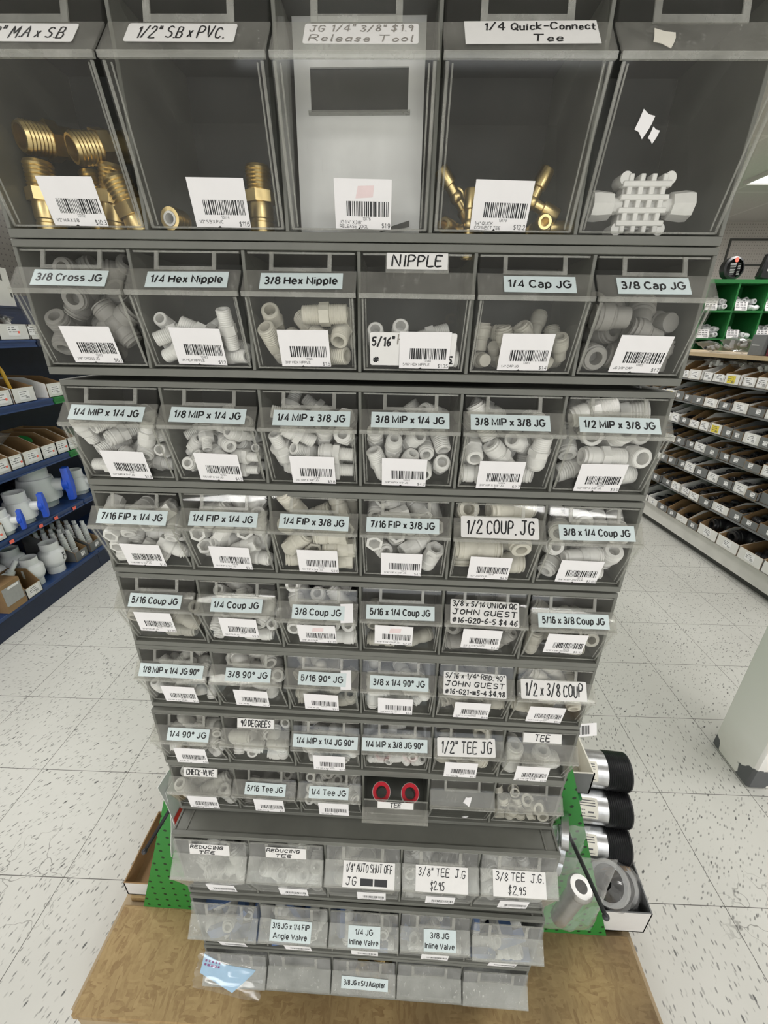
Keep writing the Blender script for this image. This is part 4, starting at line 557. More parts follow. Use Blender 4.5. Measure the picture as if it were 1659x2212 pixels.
for row, (sk, yf, zt, yaw, dx, look, rim) in ROWS.items():
    S = SETS[sk]; n, h, k, pitch, bw = S['n'], S['h'], S['k'], S['pitch'], S['w']
    U = thing('bin_cabinet', UNIT_LABEL[row], 'storage cabinet', (dx+RR*(zt-1.2), yf, zt-h), (0, RR, R(yaw)), 'tip-out bin cabinets stacked on the display')
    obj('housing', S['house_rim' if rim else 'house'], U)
    for c in range(1, n+1):
        lab, lk, lx, tg, tip = CELLS[row][c-1]
        x0 = -W/2+pitch*(c-.5)
        P = bin_profile(k, h)
        b = obj('tip_out_bin', S[look], U)
        b.location = (x0, 0, 0)
        if tip:      # swing forward about the foot of the bin
            b.matrix_basis = Matrix.Translation((x0, P[3][0], P[3][1])) @ rotm(tip, 'X') @ Matrix.Translation((0, -P[3][0], -P[3][1]))
        bl = {8: {4: 'clear bin tipped open with its card facing up'}}.get(row, {}).get(c)
        if bl: b['label'] = bl
        # frames for stickers: origin, across, up, out
        a, d = Vector((0, *P[1])), Vector((0, *P[2])); up = (a-d).normalized(); out = Vector((1, 0, 0)).cross(up)
        ML = Matrix((Vector((1, 0, 0)), up, out)).transposed().to_4x4(); ML.translation = (a+d)/2+out*.0019
        a3, d3 = Vector((0, *P[2])), Vector((0, *P[3])); up3 = (a3-d3).normalized(); out3 = Vector((1, 0, 0)).cross(up3)
        MT = Matrix((Vector((1, 0, 0)), up3, out3)).transposed().to_4x4()
        a1, d1 = Vector((0, *P[0])), Vector((0, *P[1])); up1 = (a1-d1).normalized(); out1 = Vector((1, 0, 0)).cross(up1)
        MP = Matrix((Vector((1, 0, 0)), up1, out1)).transposed().to_4x4(); MP.translation = (a1+d1)/2+out1*.0021
        rnd = random.Random(row*10+c); st = (a-d).length; sd = row*31+c
        def stick(me, M, x, y, ang, lb=None):
            o = obj(me.name.split('.')[0], me, b); o.matrix_basis = M @ Matrix.Translation((x, y, 0)) @ rotm(ang, 'Z')
            if lb: o['label'] = lb
            return o
        if isinstance(lab, str) and lab.startswith('#'):
            ls = lab[1:].split('\n'); pw_ = bw*.56; ph = (.0135 if len(ls) == 1 else .0185)*(1 if k == 1 else 1.05)
            mb = MB(); paper(mb, pw_, ph)
            for i, l in enumerate(ls):
                t = l.strip(); f = .82 if len(t) > 4 else .4
                if row == 8 and c == 4: f = .3
                put_hand(mb, t, -pw_*f/2-(.004 if row == 9 else 0), ph*(.5-(i+.82)/len(ls)), ph*(.64 if len(ls) == 1 else .56)/len(ls), 1, .0014 if len(ls) == 1 else .00145, seed=sd+i, width=pw_*f)
            stick(mb.mesh('pocket_card', mm('label_white', 'ink')), MP, 0, .001 if len(ls) == 1 else -.0015, 0, 'white card lettered %s' % ' '.join(s.strip() for s in ls))
            if lk == 'n':
                mb = MB(); paper(mb, .078, .030, r=.002)
                put_hand(mb, '5/16"', -.037, .0035, .0075, 1, .0015, seed=4, width=.020); put_hand(mb, 'HEX NIPPLE', -.014, .0055, .008, 2, .0013, seed=5, width=.047)
                put_hand(mb, '#', -.036, -.0125, .0055, 1, .0014, width=.0045); put_hand(mb, '5', .033, -.0125, .006, 1, .0016, width=.0035); put_hand(mb, '-', .032, -.0145, .004, 1, .0014, width=.005)
                MT.translation = d3+up3*.020+out3*.0012
                stick(mb.mesh('hand_label', mm('label_white', 'ink', 'ink_faded')), MT, -.001, .0, 0, 'white handwritten sticker half under the barcode tag')
        elif lab and lk == B:
            n2 = max(len(s) for s in lab.split('\n')); lw = min(bw*.98, (.034+.0026*n2)*(1 if k == 1 else .78)); lh = .0165 if k == 1 else (.030 if '\n' in lab else .018)
            if row == 10: lw = .054 if c > 2 else .070
            if row == 11: lw = .086
            sh = {5: -.0005, 7: 0}.get(row, 0)
            if row == 7 and c in (3, 4): lw = .091
            stick(printed(lab, lw, lh), ML, lx, sh+(.001 if k > 1 else 0), rnd.uniform(-.8, .8))
        elif lab:
            if lk == 'w': me = handlabel(lab, .078, .021, pen=.0011, seed=sd, marg=.10); stick(me, ML, lx, .003, -.5)
            elif lk == 'wf': me = handlabel(lab, .080, .023, pen=.0009, seed=sd, ink='ink_faded', marg=.05); stick(me, ML, lx, .002, 0)
            elif lk == 'wc': me = handlabel([(lab[0].strip(), .14, .98), ('Tee', .50, .72)], .092, .026, pen=.0012, seed=sd, r=0); stick(me, ML, lx-.008, .004, .8)
            elif lk == 'h1': me = handlabel(lab, .082 if row != 7 else .080, .0235, pen=.0016, seed=sd, marg=.06); stick(me, ML, lx, .002, 1.2 if row == 7 else 0)
            elif lk == 'h3': me = handlabel(lab, .080, .0285, pen=.00125, seed=sd, marg=.03); stick(me, ML, lx, .003, -1)
            elif lk == 'h9': me = handlabel(lab, .080, .034, pen=.0012, seed=sd, r=0, marg=.05); stick(me, ML, lx, -.0005, -.4)
        if tg:
            dt, ta = TAGPOS[row]; dt += tg[4] if len(tg) > 4 else 0; tp = d3+up3*dt+out3*.0016; u2 = Vector((0, -math.sin(R(ta)), math.cos(R(ta))))
            MT = Matrix((Vector((1, 0, 0)), u2, Vector((1, 0, 0)).cross(u2))).transposed().to_4x4(); MT.translation = tp-u2*.0165
            stick(pricetag(tg[0], tg[1], tg[2], sd, smudge=(row, c) in ((1, 3), (5, 3), (5, 4))), MT, tg[3], 0, rnd.uniform(-1.2, .6))
        # contents
        key = (row, c)
        if key in PILES:
            kind, nn, mt = FILL[key]; mk = (kind, mt)
            if mk not in FM: FM[mk] = KINDS[kind]().mesh(kind, mm(*FMATS[mt]))
            base = next(FITNAME[q] for q in FITNAME if kind.startswith(q))
            lb = base[1]
            if kind[:4] in ('coup', 'elbo', 'tee_') or kind == 'stop': lb = (FCOL.get(mt, 'brass') + ' ' + lb)
            UM = U.matrix_basis
            where = 'in the %s bin of the %s cabinet%s' % (NUM[c], ORD[row], ' row' if False else '')
            for it in PILES[key]:
                o = obj(base[0], FM[mk])
                q = Quaternion([v/100 for v in it[3:]]).normalized()
                o.matrix_world = Matrix.Translation((dx+RR*(zt-1.2), yf, zt-h)) @ Euler((0, RR, R(yaw))).to_matrix().to_4x4() @ Matrix.Translation((x0+it[0]/1e4, it[1]/1e4, it[2]/1e4+.0008)) @ q.to_matrix().to_4x4()
                tag(o, '%s %s' % (lb, where), base[0].replace('_', ' '), '%s pile %s' % (base[0].replace('_', ' '), where))
# ------------------------------------------------------------------ room materials
def floor_mat():
    m, t, out = nt('vinyl_tile'); L = t.links.new
    geo = N(t, 'ShaderNodeNewGeometry'); mp = N(t, 'ShaderNodeMapping', vector_type='TEXTURE')
    mp.inputs['Location'].default_value = (-1.4827, .6170, 0); mp.inputs['Rotation'].default_value = (0, 0, R(.78)); mp.inputs['Scale'].default_value = (.3048, .3048, .3048)
    L(geo.outputs['Position'], mp.inputs[0])
    fr = N(t, 'ShaderNodeVectorMath', operation='FRACTION'); L(mp.outputs[0], fr.inputs[0])
    fl = N(t, 'ShaderNodeVectorMath', operation='FLOOR'); L(mp.outputs[0], fl.inputs[0])
    wn = N(t, 'ShaderNodeTexWhiteNoise', noise_dimensions='3D'); L(fl.outputs[0], wn.inputs['Vector'])
    # joints
    sp = N(t, 'ShaderNodeSeparateXYZ'); L(fr.outputs[0], sp.inputs[0])
    def dist(sock):
        a = N(t, 'ShaderNodeMath', operation='SUBTRACT'); L(sock, a.inputs[0]); a.inputs[1].default_value = .5
        b = N(t, 'ShaderNodeMath', operation='ABSOLUTE'); L(a.outputs[0], b.inputs[0]); return b.outputs[0]
    mxx = N(t, 'ShaderNodeMath', operation='MAXIMUM'); L(dist(sp.outputs[0]), mxx.inputs[0]); L(dist(sp.outputs[1]), mxx.inputs[1])
    jr = N(t, 'ShaderNodeMapRange'); jr.inputs[1].default_value = .4958; jr.inputs[2].default_value = .4982; L(mxx.outputs[0], jr.inputs[0])
    # chips: two layers of stretched specks turned per tile
    ang = N(t, 'ShaderNodeMath', operation='MULTIPLY'); L(wn.outputs['Value'], ang.inputs[0]); ang.inputs[1].default_value = 1.2
    rt = N(t, 'ShaderNodeVectorRotate', rotation_type='Z_AXIS'); L(mp.outputs[0], rt.inputs['Vector']); L(ang.outputs[0], rt.inputs['Angle'])
    def chips(sc, lo, hi, thr, soft):
        m2 = N(t, 'ShaderNodeMapping'); m2.inputs['Scale'].default_value = sc; L(rt.outputs[0], m2.inputs[0])
        nz = N(t, 'ShaderNodeTexNoise'); nz.inputs['Scale'].default_value = 3; nz.inputs['Detail'].default_value = 2; L(m2.outputs[0], nz.inputs['Vector'])
        av = N(t, 'ShaderNodeMix', data_type='VECTOR'); av.inputs[0].default_value = .12; L(m2.outputs[0], av.inputs[4]); L(nz.outputs['Color'], av.inputs[5])
        v = N(t, 'ShaderNodeTexVoronoi'); v.inputs['Scale'].default_value = 1; L(av.outputs[1], v.inputs['Vector'])
        ms = N(t, 'ShaderNodeSeparateColor'); L(v.outputs['Color'], ms.inputs[0])
        r = N(t, 'ShaderNodeMapRange'); r.inputs[1].default_value = lo; r.inputs[2].default_value = hi; r.inputs[3].default_value = 1; r.inputs[4].default_value = 0; L(v.outputs['Distance'], r.inputs[0])
        g = N(t, 'ShaderNodeMapRange'); g.inputs[1].default_value = thr; g.inputs[2].default_value = thr+soft; L(ms.outputs[0], g.inputs[0])
        k = N(t, 'ShaderNodeMath', operation='MULTIPLY'); L(r.outputs[0], k.inputs[0]); L(g.outputs[0], k.inputs[1]); return k.outputs[0]
    c1 = chips((46, 17, 1), .20, .32, .12, .5); c2 = chips((22, 9, 1), .13, .21, .62, .25)
    ca = N(t, 'ShaderNodeMath', operation='MULTIPLY'); L(c1, ca.inputs[0]); ca.inputs[1].default_value = .70
    cm = N(t, 'ShaderNodeMath', operation='MAXIMUM'); L(ca.outputs[0], cm.inputs[0]); L(c2, cm.inputs[1])
    nz = N(t, 'ShaderNodeTexNoise'); nz.inputs['Scale'].default_value = 2.2; nz.inputs['Detail'].default_value = 5; L(geo.outputs['Position'], nz.inputs['Vector'])
    base = N(t, 'ShaderNodeMix', data_type='RGBA'); base.inputs[6].default_value = (.52, .515, .475, 1); base.inputs[7].default_value = (.70, .695, .655, 1); L(nz.outputs['Fac'], base.inputs[0])
    mk = N(t, 'ShaderNodeMix', data_type='RGBA'); mk.inputs[7].default_value = (.12, .12, .115, 1); L(cm.outputs[0], mk.inputs[0]); L(base.outputs[2], mk.inputs[6])
    # hairline cracks in a few tiles
    v2 = N(t, 'ShaderNodeTexVoronoi', feature='DISTANCE_TO_EDGE'); v2.inputs['Scale'].default_value = 9
    nd = N(t, 'ShaderNodeTexNoise'); nd.inputs['Scale'].default_value = 16; L(geo.outputs['Position'], nd.inputs['Vector'])
    av = N(t, 'ShaderNodeMix', data_type='VECTOR'); av.inputs[0].default_value = .12; L(geo.outputs['Position'], av.inputs[4]); L(nd.outputs['Color'], av.inputs[5]); L(av.outputs[1], v2.inputs['Vector'])
    cr = N(t, 'ShaderNodeMapRange'); cr.inputs[1].default_value = .004; cr.inputs[2].default_value = .014; cr.inputs[3].default_value = .6; cr.inputs[4].default_value = 0; L(v2.outputs['Distance'], cr.inputs[0])
    gate = None
    for (cx, cy, rr) in ((-.98, .60, .20), (1.06, .60, .16)):
        d = N(t, 'ShaderNodeVectorMath', operation='DISTANCE'); L(geo.outputs['Position'], d.inputs[0]); d.inputs[1].default_value = (cx, cy, 0)
        q = N(t, 'ShaderNodeMapRange'); q.inputs[1].default_value = rr*.5; q.inputs[2].default_value = rr; q.inputs[3].default_value = 1; q.inputs[4].default_value = 0; L(d.outputs['Value'], q.inputs[0])
        if gate is None: gate = q.outputs[0]
        else:
            a = N(t, 'ShaderNodeMath', operation='MAXIMUM'); L(gate, a.inputs[0]); L(q.outputs[0], a.inputs[1]); gate = a.outputs[0]
    cg = N(t, 'ShaderNodeMath', operation='MULTIPLY'); L(cr.outputs[0], cg.inputs[0]); L(gate, cg.inputs[1])
    jm = N(t, 'ShaderNodeMath', operation='MAXIMUM'); L(jr.outputs[0], jm.inputs[0]); L(cg.outputs[0], jm.inputs[1])
    fin = N(t, 'ShaderNodeMix', data_type='RGBA'); fin.inputs[7].default_value = (.10, .095, .085, 1); L(jm.outputs[0], fin.inputs[0]); L(mk.outputs[2], fin.inputs[6])
    b = N(t, 'ShaderNodeBsdfPrincipled'); L(fin.outputs[2], b.inputs['Base Color']); b.inputs['Specular IOR Level'].default_value = .35
    rg = N(t, 'ShaderNodeMapRange'); rg.inputs[3].default_value = .28; rg.inputs[4].default_value = .55; L(nz.outputs['Fac'], rg.inputs[0]); L(rg.outputs[0], b.inputs['Roughness'])
    L(b.outputs[0], out.inputs[0])
floor_mat()
def peg_mat(name, c, hole, pitch=.0254, rad=.11, rough=.5, plane='xz', var=.06, oval=1.0, spec=.35):
    m, t, out = nt(name); L = t.links.new
    tc = N(t, 'ShaderNodeTexCoord'); mp = N(t, 'ShaderNodeMapping'); mp.inputs['Scale'].default_value = (1/pitch,)*3; L(tc.outputs['Object'], mp.inputs[0])
    fr = N(t, 'ShaderNodeVectorMath', operation='FRACTION'); L(mp.outputs[0], fr.inputs[0])
    sb = N(t, 'ShaderNodeVectorMath', operation='SUBTRACT'); sb.inputs[1].default_value = (.5, .5, .5); L(fr.outputs[0], sb.inputs[0])
    ml = N(t, 'ShaderNodeVectorMath', operation='MULTIPLY'); ml.inputs[1].default_value = (1, 0, oval) if plane == 'xz' else (0, 1, oval); L(sb.outputs[0], ml.inputs[0])
    ln = N(t, 'ShaderNodeVectorMath', operation='LENGTH'); L(ml.outputs[0], ln.inputs[0])
    r = N(t, 'ShaderNodeMapRange'); r.inputs[1].default_value = rad; r.inputs[2].default_value = rad+.05; r.inputs[3].default_value = 1; r.inputs[4].default_value = 0; L(ln.outputs['Value'], r.inputs[0])
    nz = N(t, 'ShaderNodeTexNoise'); nz.inputs['Scale'].default_value = 14; L(tc.outputs['Object'], nz.inputs['Vector'])
    b0 = N(t, 'ShaderNodeMix', data_type='RGBA'); b0.inputs[6].default_value = col4([x*(1-var) for x in c]); b0.inputs[7].default_value = col4([x*(1+var) for x in c]); L(nz.outputs['Fac'], b0.inputs[0])
    mx = N(t, 'ShaderNodeMix', data_type='RGBA'); mx.inputs[7].default_value = col4(hole); L(r.outputs[0], mx.inputs[0]); L(b0.outputs[2], mx.inputs[6])
    b = N(t, 'ShaderNodeBsdfPrincipled'); b.inputs['Roughness'].default_value = rough; b.inputs['Specular IOR Level'].default_value = spec; L(mx.outputs[2], b.inputs['Base Color']); L(b.outputs[0], out.inputs[0])
peg_mat('green_peg', (.030, .235, .040), (.008, .03, .01), rad=.13)
peg_mat('brown_peg', (.12, .11, .095), (.05, .045, .04), pitch=.030, rad=.12)
peg_mat('grey_peg', (.52, .485, .45), (.27, .25, .23), pitch=.030, rad=.14)
def osb_mat():
    m, t, out = nt('osb'); L = t.links.new
    geo = N(t, 'ShaderNodeNewGeometry'); nzw = N(t, 'ShaderNodeTexNoise'); nzw.inputs['Scale'].default_value = 11; L(geo.outputs['Position'], nzw.inputs['Vector'])
    av = N(t, 'ShaderNodeMix', data_type='VECTOR'); av.inputs[0].default_value = .018; L(geo.outputs['Position'], av.inputs[4]); L(nzw.outputs['Color'], av.inputs[5])
    cols = []
    for i, (sc, rz) in enumerate((((58, 190, 1), .6), ((150, 46, 1), .25))):
        mp = N(t, 'ShaderNodeMapping'); mp.inputs['Scale'].default_value = sc; mp.inputs['Rotation'].default_value = (0, 0, rz); L(av.outputs[1], mp.inputs[0])
        v = N(t, 'ShaderNodeTexVoronoi'); v.inputs['Scale'].default_value = 1; L(mp.outputs[0], v.inputs['Vector']); s = N(t, 'ShaderNodeSeparateColor'); L(v.outputs['Color'], s.inputs[0]); cols.append(s.outputs[0])
    pk = N(t, 'ShaderNodeTexNoise'); pk.inputs['Scale'].default_value = 24; L(geo.outputs['Position'], pk.inputs['Vector'])
    st = N(t, 'ShaderNodeMath', operation='GREATER_THAN'); L(pk.outputs['Fac'], st.inputs[0]); st.inputs[1].default_value = .5
    sel = N(t, 'ShaderNodeMix', data_type='FLOAT'); L(st.outputs[0], sel.inputs[0]); L(cols[0], sel.inputs[2]); L(cols[1], sel.inputs[3])
    cr = N(t, 'ShaderNodeValToRGB'); e = cr.color_ramp.elements; e[0].color = (.30, .195, .085, 1); e[1].color = (.46, .33, .16, 1)
    for p, c in ((.5, (.375, .26, .120, 1)), (.16, (.27, .17, .075, 1))): q = cr.color_ramp.elements.new(p); q.color = c
    L(sel.outputs[0], cr.inputs[0])
    dn = N(t, 'ShaderNodeTexNoise'); dn.inputs['Scale'].default_value = 6; dn.inputs['Detail'].default_value = 6; L(geo.outputs['Position'], dn.inputs['Vector'])
    dr = N(t, 'ShaderNodeMapRange'); dr.inputs[1].default_value = .36; dr.inputs[2].default_value = .68; dr.inputs[3].default_value = 0; dr.inputs[4].default_value = .75; L(dn.outputs['Fac'], dr.inputs[0])
    fz = N(t, 'ShaderNodeTexNoise'); fz.inputs['Scale'].default_value = 120; fz.inputs['Detail'].default_value = 5; L(geo.outputs['Position'], fz.inputs['Vector'])
    fs = N(t, 'ShaderNodeMix', data_type='FLOAT'); fs.inputs[0].default_value = .5; L(sel.outputs[0], fs.inputs[2]); L(fz.outputs['Fac'], fs.inputs[3]); L(fs.outputs[0], cr.inputs[0])
    sx = N(t, 'ShaderNodeSeparateXYZ'); L(geo.outputs['Position'], sx.inputs[0])
    w1 = N(t, 'ShaderNodeMapRange'); w1.inputs[1].default_value = -.25; w1.inputs[2].default_value = .25; w1.inputs[3].default_value = .15; w1.inputs[4].default_value = 1.15; L(sx.outputs[0], w1.inputs[0])
    dm = N(t, 'ShaderNodeMath', operation='MULTIPLY'); dm.use_clamp = True; L(dr.outputs[0], dm.inputs[0]); L(w1.outputs[0], dm.inputs[1]); dr = dm
    mx = N(t, 'ShaderNodeMix', data_type='RGBA'); mx.inputs[7].default_value = (.115, .075, .040, 1); L(dr.outputs[0], mx.inputs[0]); L(cr.outputs[0], mx.inputs[6])
    b = N(t, 'ShaderNodeBsdfPrincipled'); b.inputs['Roughness'].default_value = .6; b.inputs['Specular IOR Level'].default_value = .3; L(mx.outputs[2], b.inputs['Base Color']); L(b.outputs[0], out.inputs[0])
osb_mat()
def ceil_mat():
    m, t, out = nt('ceiling_tile'); L = t.links.new
    geo = N(t, 'ShaderNodeNewGeometry'); sp = N(t, 'ShaderNodeSeparateXYZ'); L(geo.outputs['Position'], sp.inputs[0])
    outs = []
    for i, p in ((0, .61), (1, 1.22)):
        a = N(t, 'ShaderNodeMath', operation='PINGPONG'); L(sp.outputs[i], a.inputs[0]); a.inputs[1].default_value = p/2
        b = N(t, 'ShaderNodeMath', operation='LESS_THAN'); L(a.outputs[0], b.inputs[0]); b.inputs[1].default_value = .012; outs.append(b.outputs[0])
    mxm = N(t, 'ShaderNodeMath', operation='MAXIMUM'); L(outs[0], mxm.inputs[0]); L(outs[1], mxm.inputs[1])
    nz = N(t, 'ShaderNodeTexNoise'); nz.inputs['Scale'].default_value = 90; L(geo.outputs['Position'], nz.inputs['Vector'])
    c = N(t, 'ShaderNodeMix', data_type='RGBA'); c.inputs[6].default_value = (.50, .48, .455, 1); c.inputs[7].default_value = (.60, .58, .55, 1); L(nz.outputs['Fac'], c.inputs[0])
    d = N(t, 'ShaderNodeMix', data_type='RGBA'); d.inputs[7].default_value = (.64, .62, .59, 1); L(mxm.outputs[0], d.inputs[0]); L(c.outputs[2], d.inputs[6])
    b = N(t, 'ShaderNodeBsdfPrincipled'); b.inputs['Roughness'].default_value = .9; L(d.outputs[2], b.inputs['Base Color']); L(b.outputs[0], out.inputs[0])
ceil_mat()
def post_mat():
    m, t, out = nt('chipped_paint'); L = t.links.new
    tc = N(t, 'ShaderNodeNewGeometry'); nz = N(t, 'ShaderNodeTexNoise'); nz.inputs['Scale'].default_value = 26; nz.inputs['Detail'].default_value = 5; L(tc.outputs['Position'], nz.inputs['Vector'])
    acc = None
    for (p, r) in (((1.255, 1.158, .015), .045), ((1.255, .984, .03), .075), ((1.30, .984, .05), .045)):
        d = N(t, 'ShaderNodeVectorMath', operation='DISTANCE'); L(tc.outputs['Position'], d.inputs[0]); d.inputs[1].default_value = p
        q = N(t, 'ShaderNodeMath', operation='DIVIDE'); L(d.outputs['Value'], q.inputs[0]); q.inputs[1].default_value = r
        if acc is None: acc = q.outputs[0]
        else: a = N(t, 'ShaderNodeMath', operation='MINIMUM'); L(acc, a.inputs[0]); L(q.outputs[0], a.inputs[1]); acc = a.outputs[0]
    ad = N(t, 'ShaderNodeMath', operation='ADD'); L(acc, ad.inputs[0]); L(nz.outputs['Fac'], ad.inputs[1])
    r = N(t, 'ShaderNodeMapRange'); r.inputs[1].default_value = 1.28; r.inputs[2].default_value = 1.33; r.inputs[3].default_value = 1; r.inputs[4].default_value = 0; L(ad.outputs[0], r.inputs[0])
    sp = N(t, 'ShaderNodeSeparateXYZ'); L(tc.outputs['Position'], sp.inputs[0])
    dz = N(t, 'ShaderNodeMapRange'); dz.inputs[1].default_value = .02; dz.inputs[2].default_value = .16; dz.inputs[3].default_value = .5; dz.inputs[4].default_value = 0; L(sp.outputs[2], dz.inputs[0])
    n2 = N(t, 'ShaderNodeTexNoise'); n2.inputs['Scale'].default_value = 14; n2.inputs['Detail'].default_value = 6; L(tc.outputs['Position'], n2.inputs['Vector'])
    dd = N(t, 'ShaderNodeMath', operation='MULTIPLY'); L(dz.outputs[0], dd.inputs[0]); L(n2.outputs['Fac'], dd.inputs[1])
    b0 = N(t, 'ShaderNodeMix', data_type='RGBA'); b0.inputs[6].default_value = (.87, .86, .83, 1); b0.inputs[7].default_value = (.34, .30, .22, 1); L(dd.outputs[0], b0.inputs[0])
    mx = N(t, 'ShaderNodeMix', data_type='RGBA'); mx.inputs[7].default_value = (.10, .105, .11, 1); L(r.outputs[0], mx.inputs[0]); L(b0.outputs[2], mx.inputs[6])
    b = N(t, 'ShaderNodeBsdfPrincipled'); b.inputs['Roughness'].default_value = .5; L(mx.outputs[2], b.inputs['Base Color']); L(b.outputs[0], out.inputs[0])
post_mat()
plain('wall_paint', (.56, .54, .51), .8, var=.05, scale=4)
plain('shelf_blue', (.018, .050, .155), .4, var=.15, scale=30)
plain('shelf_navy', (.012, .022, .055), .5, var=.15, scale=20)
plain('green_paint', (.018, .20, .045), .5, var=.12, scale=30)
plain('deck_white', (.66, .645, .61), .5, var=.12, scale=9)
plain('card_brown', (.30, .185, .085), .75, var=.14, scale=30)
plain('card_white', (.74, .725, .70), .65, var=.05, scale=20)
plain('card_grey', (.16, .165, .165), .6, var=.12, scale=26)
plain('wood_edge', (.46, .35, .21), .6, var=.15, scale=25)
plain('pvc', (.78, .79, .80), .28, var=.03, scale=20)
plain('abs_black', (.018, .018, .020), .36, var=.2, scale=40)
plain('valve_blue', (.010, .085, .62), .38, var=.08)
plain('orange_dot', (.95, .16, .11), .5, var=.03)
plain('yellow_tag', (.75, .60, .06), .55, var=.08)
plain('galvanised', (.62, .63, .64), .30, metal=1, var=.22, scale=55)
plain('steel', (.60, .60, .60), .30, metal=1, var=.15)
plain('hook_dark', (.055, .055, .06), .4, metal=.4, var=.2)
plain('rubber_grey', (.38, .38, .375), .55, var=.1)
plain('maroon', (.13, .008, .022), .6, var=.1)
plain('yellow_pen', (.72, .42, .02), .4, var=.1)
plain('pack_white', (.74, .76, .73), .4, var=.05)
plain('pack_red', (.80, .06, .05), .45, var=.2, scale=80)
plain('pale_liner', (.90, .90, .89), .28, var=.10, scale=34, c2=(.70, .70, .69))
plain('bag_blue', (.36, .55, .72), .5, var=.08)
plain('print_purple', (.22, .05, .20), .5)
plain('panel_dark', (.07, .07, .065), .6)
plain('chrome', (.50, .49, .47), .34, metal=1, var=.1)
m, t, out = nt('lamp_face'); em = N(t, 'ShaderNodeEmission'); em.inputs[0].default_value = (1, .98, .95, 1); em.inputs[1].default_value = 2.2; t.links.new(em.outputs[0], out.inputs[0])
# ------------------------------------------------------------------ room
def slab(name, a, b, mat, label=None):
    o = MB().box2(a, b).build(name, MATS[mat]); o['kind'] = 'structure'; return o
slab('floor', (-6, -4, -.05), (6, 6.1, 0), 'vinyl_tile')
slab('ceiling', (-6, -4, CEIL), (6, 6.1, CEIL+.05), 'ceiling_tile')
def wallp(name, M, w, h, mat):
    mb = MB(); mb.box2((-w/2, 0, 0), (w/2, .08, h)); o = mb.build(name, MATS[mat]); o.matrix_world = M; o['kind'] = 'structure'; return o
wallp('wall_back', Matrix.Translation((0, 6, 0)), 12, CEIL, 'grey_peg')
wallp('wall_left', Matrix.Translation((-5.9, 1, 0)) @ rotm(90, 'Z'), 10.2, CEIL, 'wall_paint')
wallp('wall_right', Matrix.Translation((5.9, 1, 0)) @ rotm(-90, 'Z'), 10.2, CEIL, 'wall_paint')
wallp('wall_front', Matrix.Translation((0, -3.9, 0)) @ rotm(180, 'Z'), 12, CEIL, 'wall_paint')
mb = MB()
for a, b in (((3.88, 5.985, 2.20), (4.62, 6.0, 2.22)), ((3.88, 5.985, 2.46), (4.62, 6.0, 2.48)), ((3.88, 5.985, 2.22), (3.90, 6.0, 2.46))): mb.box2(a, b)
o = mb.build('trim_1', MATS['panel_dark']); o['kind'] = 'structure'
o = MB().box2((1.255, .984, 0), (1.435, 1.160, CEIL)).build('column', MATS['chipped_paint'], bevel=.008); o['kind'] = 'structure'
for i, (x, y) in enumerate(TROFFERS):
    t = thing('ceiling_light', 'lit white ceiling panel light' if i == 0 else 'white ceiling panel light over the store aisles', 'ceiling light', (x, y, CEIL), (0, 0, 0), 'ceiling panel lights')
    if i: t['label'] = 'white fluorescent ceiling panel light above the aisles, out of view'
    else: t['label'] = 'bright fluorescent ceiling panel light above the shelves of black fittings'
    mb = MB()
    for s in (-1, 1): mb.box2((s*.305, -.61, -.028), (s*.285, .61, 0)); mb.box2((-.285, s*.61, -.028), (.285, s*.59, 0))
    mb.build('frame', MATS['deck_white'], t); MB().box2((-.285, -.59, -.018), (.285, .59, -.012)).build('diffuser', MATS['lamp_face'], t)
mb = MB()
for x in (-1.22, .28, 1.78): mb.box2((x-.03, -3.89, .80), (x+.03, -3.84, 2.10))
for z in (.80, 2.10): mb.box2((-1.22, -3.89, z-.03), (1.78, -3.84, z+.03))
o = mb.build('window_1', MATS['deck_white']); o['kind'] = 'structure'
m, t, out = nt('day_glass'); em = N(t, 'ShaderNodeEmission'); em.inputs[0].default_value = (.95, .98, 1, 1); em.inputs[1].default_value = 1.3; t.links.new(em.outputs[0], out.inputs[0])
MB().box2((-1.2, -3.885, .82), (1.76, -3.88, 2.08)).build('pane', MATS['day_glass'], o)
# ------------------------------------------------------------------ the display the bins hang on
D = thing('display_stand', 'green pegboard A-frame stand on a chipboard base, carrying the bin cabinets', 'display stand', (0, .53, .108))
hw = lambda z: .563-.325*(z-.108)
mb = MB(); mb.add([(-hw(.108), 0, 0), (hw(.108), 0, 0), (hw(1.48), 0, 1.372), (-hw(1.48), 0, 1.372), (-hw(.108), .008, 0), (hw(.108), .008, 0), (hw(1.48), .008, 1.372), (-hw(1.48), .008, 1.372)], [(0, 1, 2, 3), (4, 7, 6, 5), (0, 4, 5, 1), (1, 5, 6, 2), (2, 6, 7, 3), (3, 7, 4, 0)])
mb.build('end_panel', MATS['green_peg'], D)
for s in (-1, 1):
    a, b = hw(.108)-.004, hw(1.48)-.004
    MB().add([(s*a, .45, 0), (s*b, .45, 1.372), (s*b, 2.4, 1.372), (s*a, 2.4, 0), (s*(a-.008), .45, 0), (s*(b-.008), .45, 1.372), (s*(b-.008), 2.4, 1.372), (s*(a-.008), 2.4, 0)], [(0, 1, 2, 3), (4, 7, 6, 5), (0, 4, 5, 1), (1, 5, 6, 2), (2, 6, 7, 3), (3, 7, 4, 0)]).build('side_panel', MATS['green_paint'], D)
    MB().box2((s*.055, -.0170, .03), (s*.085, -.0005, 1.37)).build('post', MATS['frame_grey'], D)
MB().box2((-.612, -.182, -.018), (.614, .002, 0)).build('base_board', MATS['osb'], D, bevel=.002)
MB().box2((-.606, .016, -.018), (.612, 2.4, 0)).build('rear_board', MATS['osb'], D)
MB().box2((-.626, -.168, -.108), (.628, 2.4, -.018)).build('plinth', MATS['wood_edge'], D)
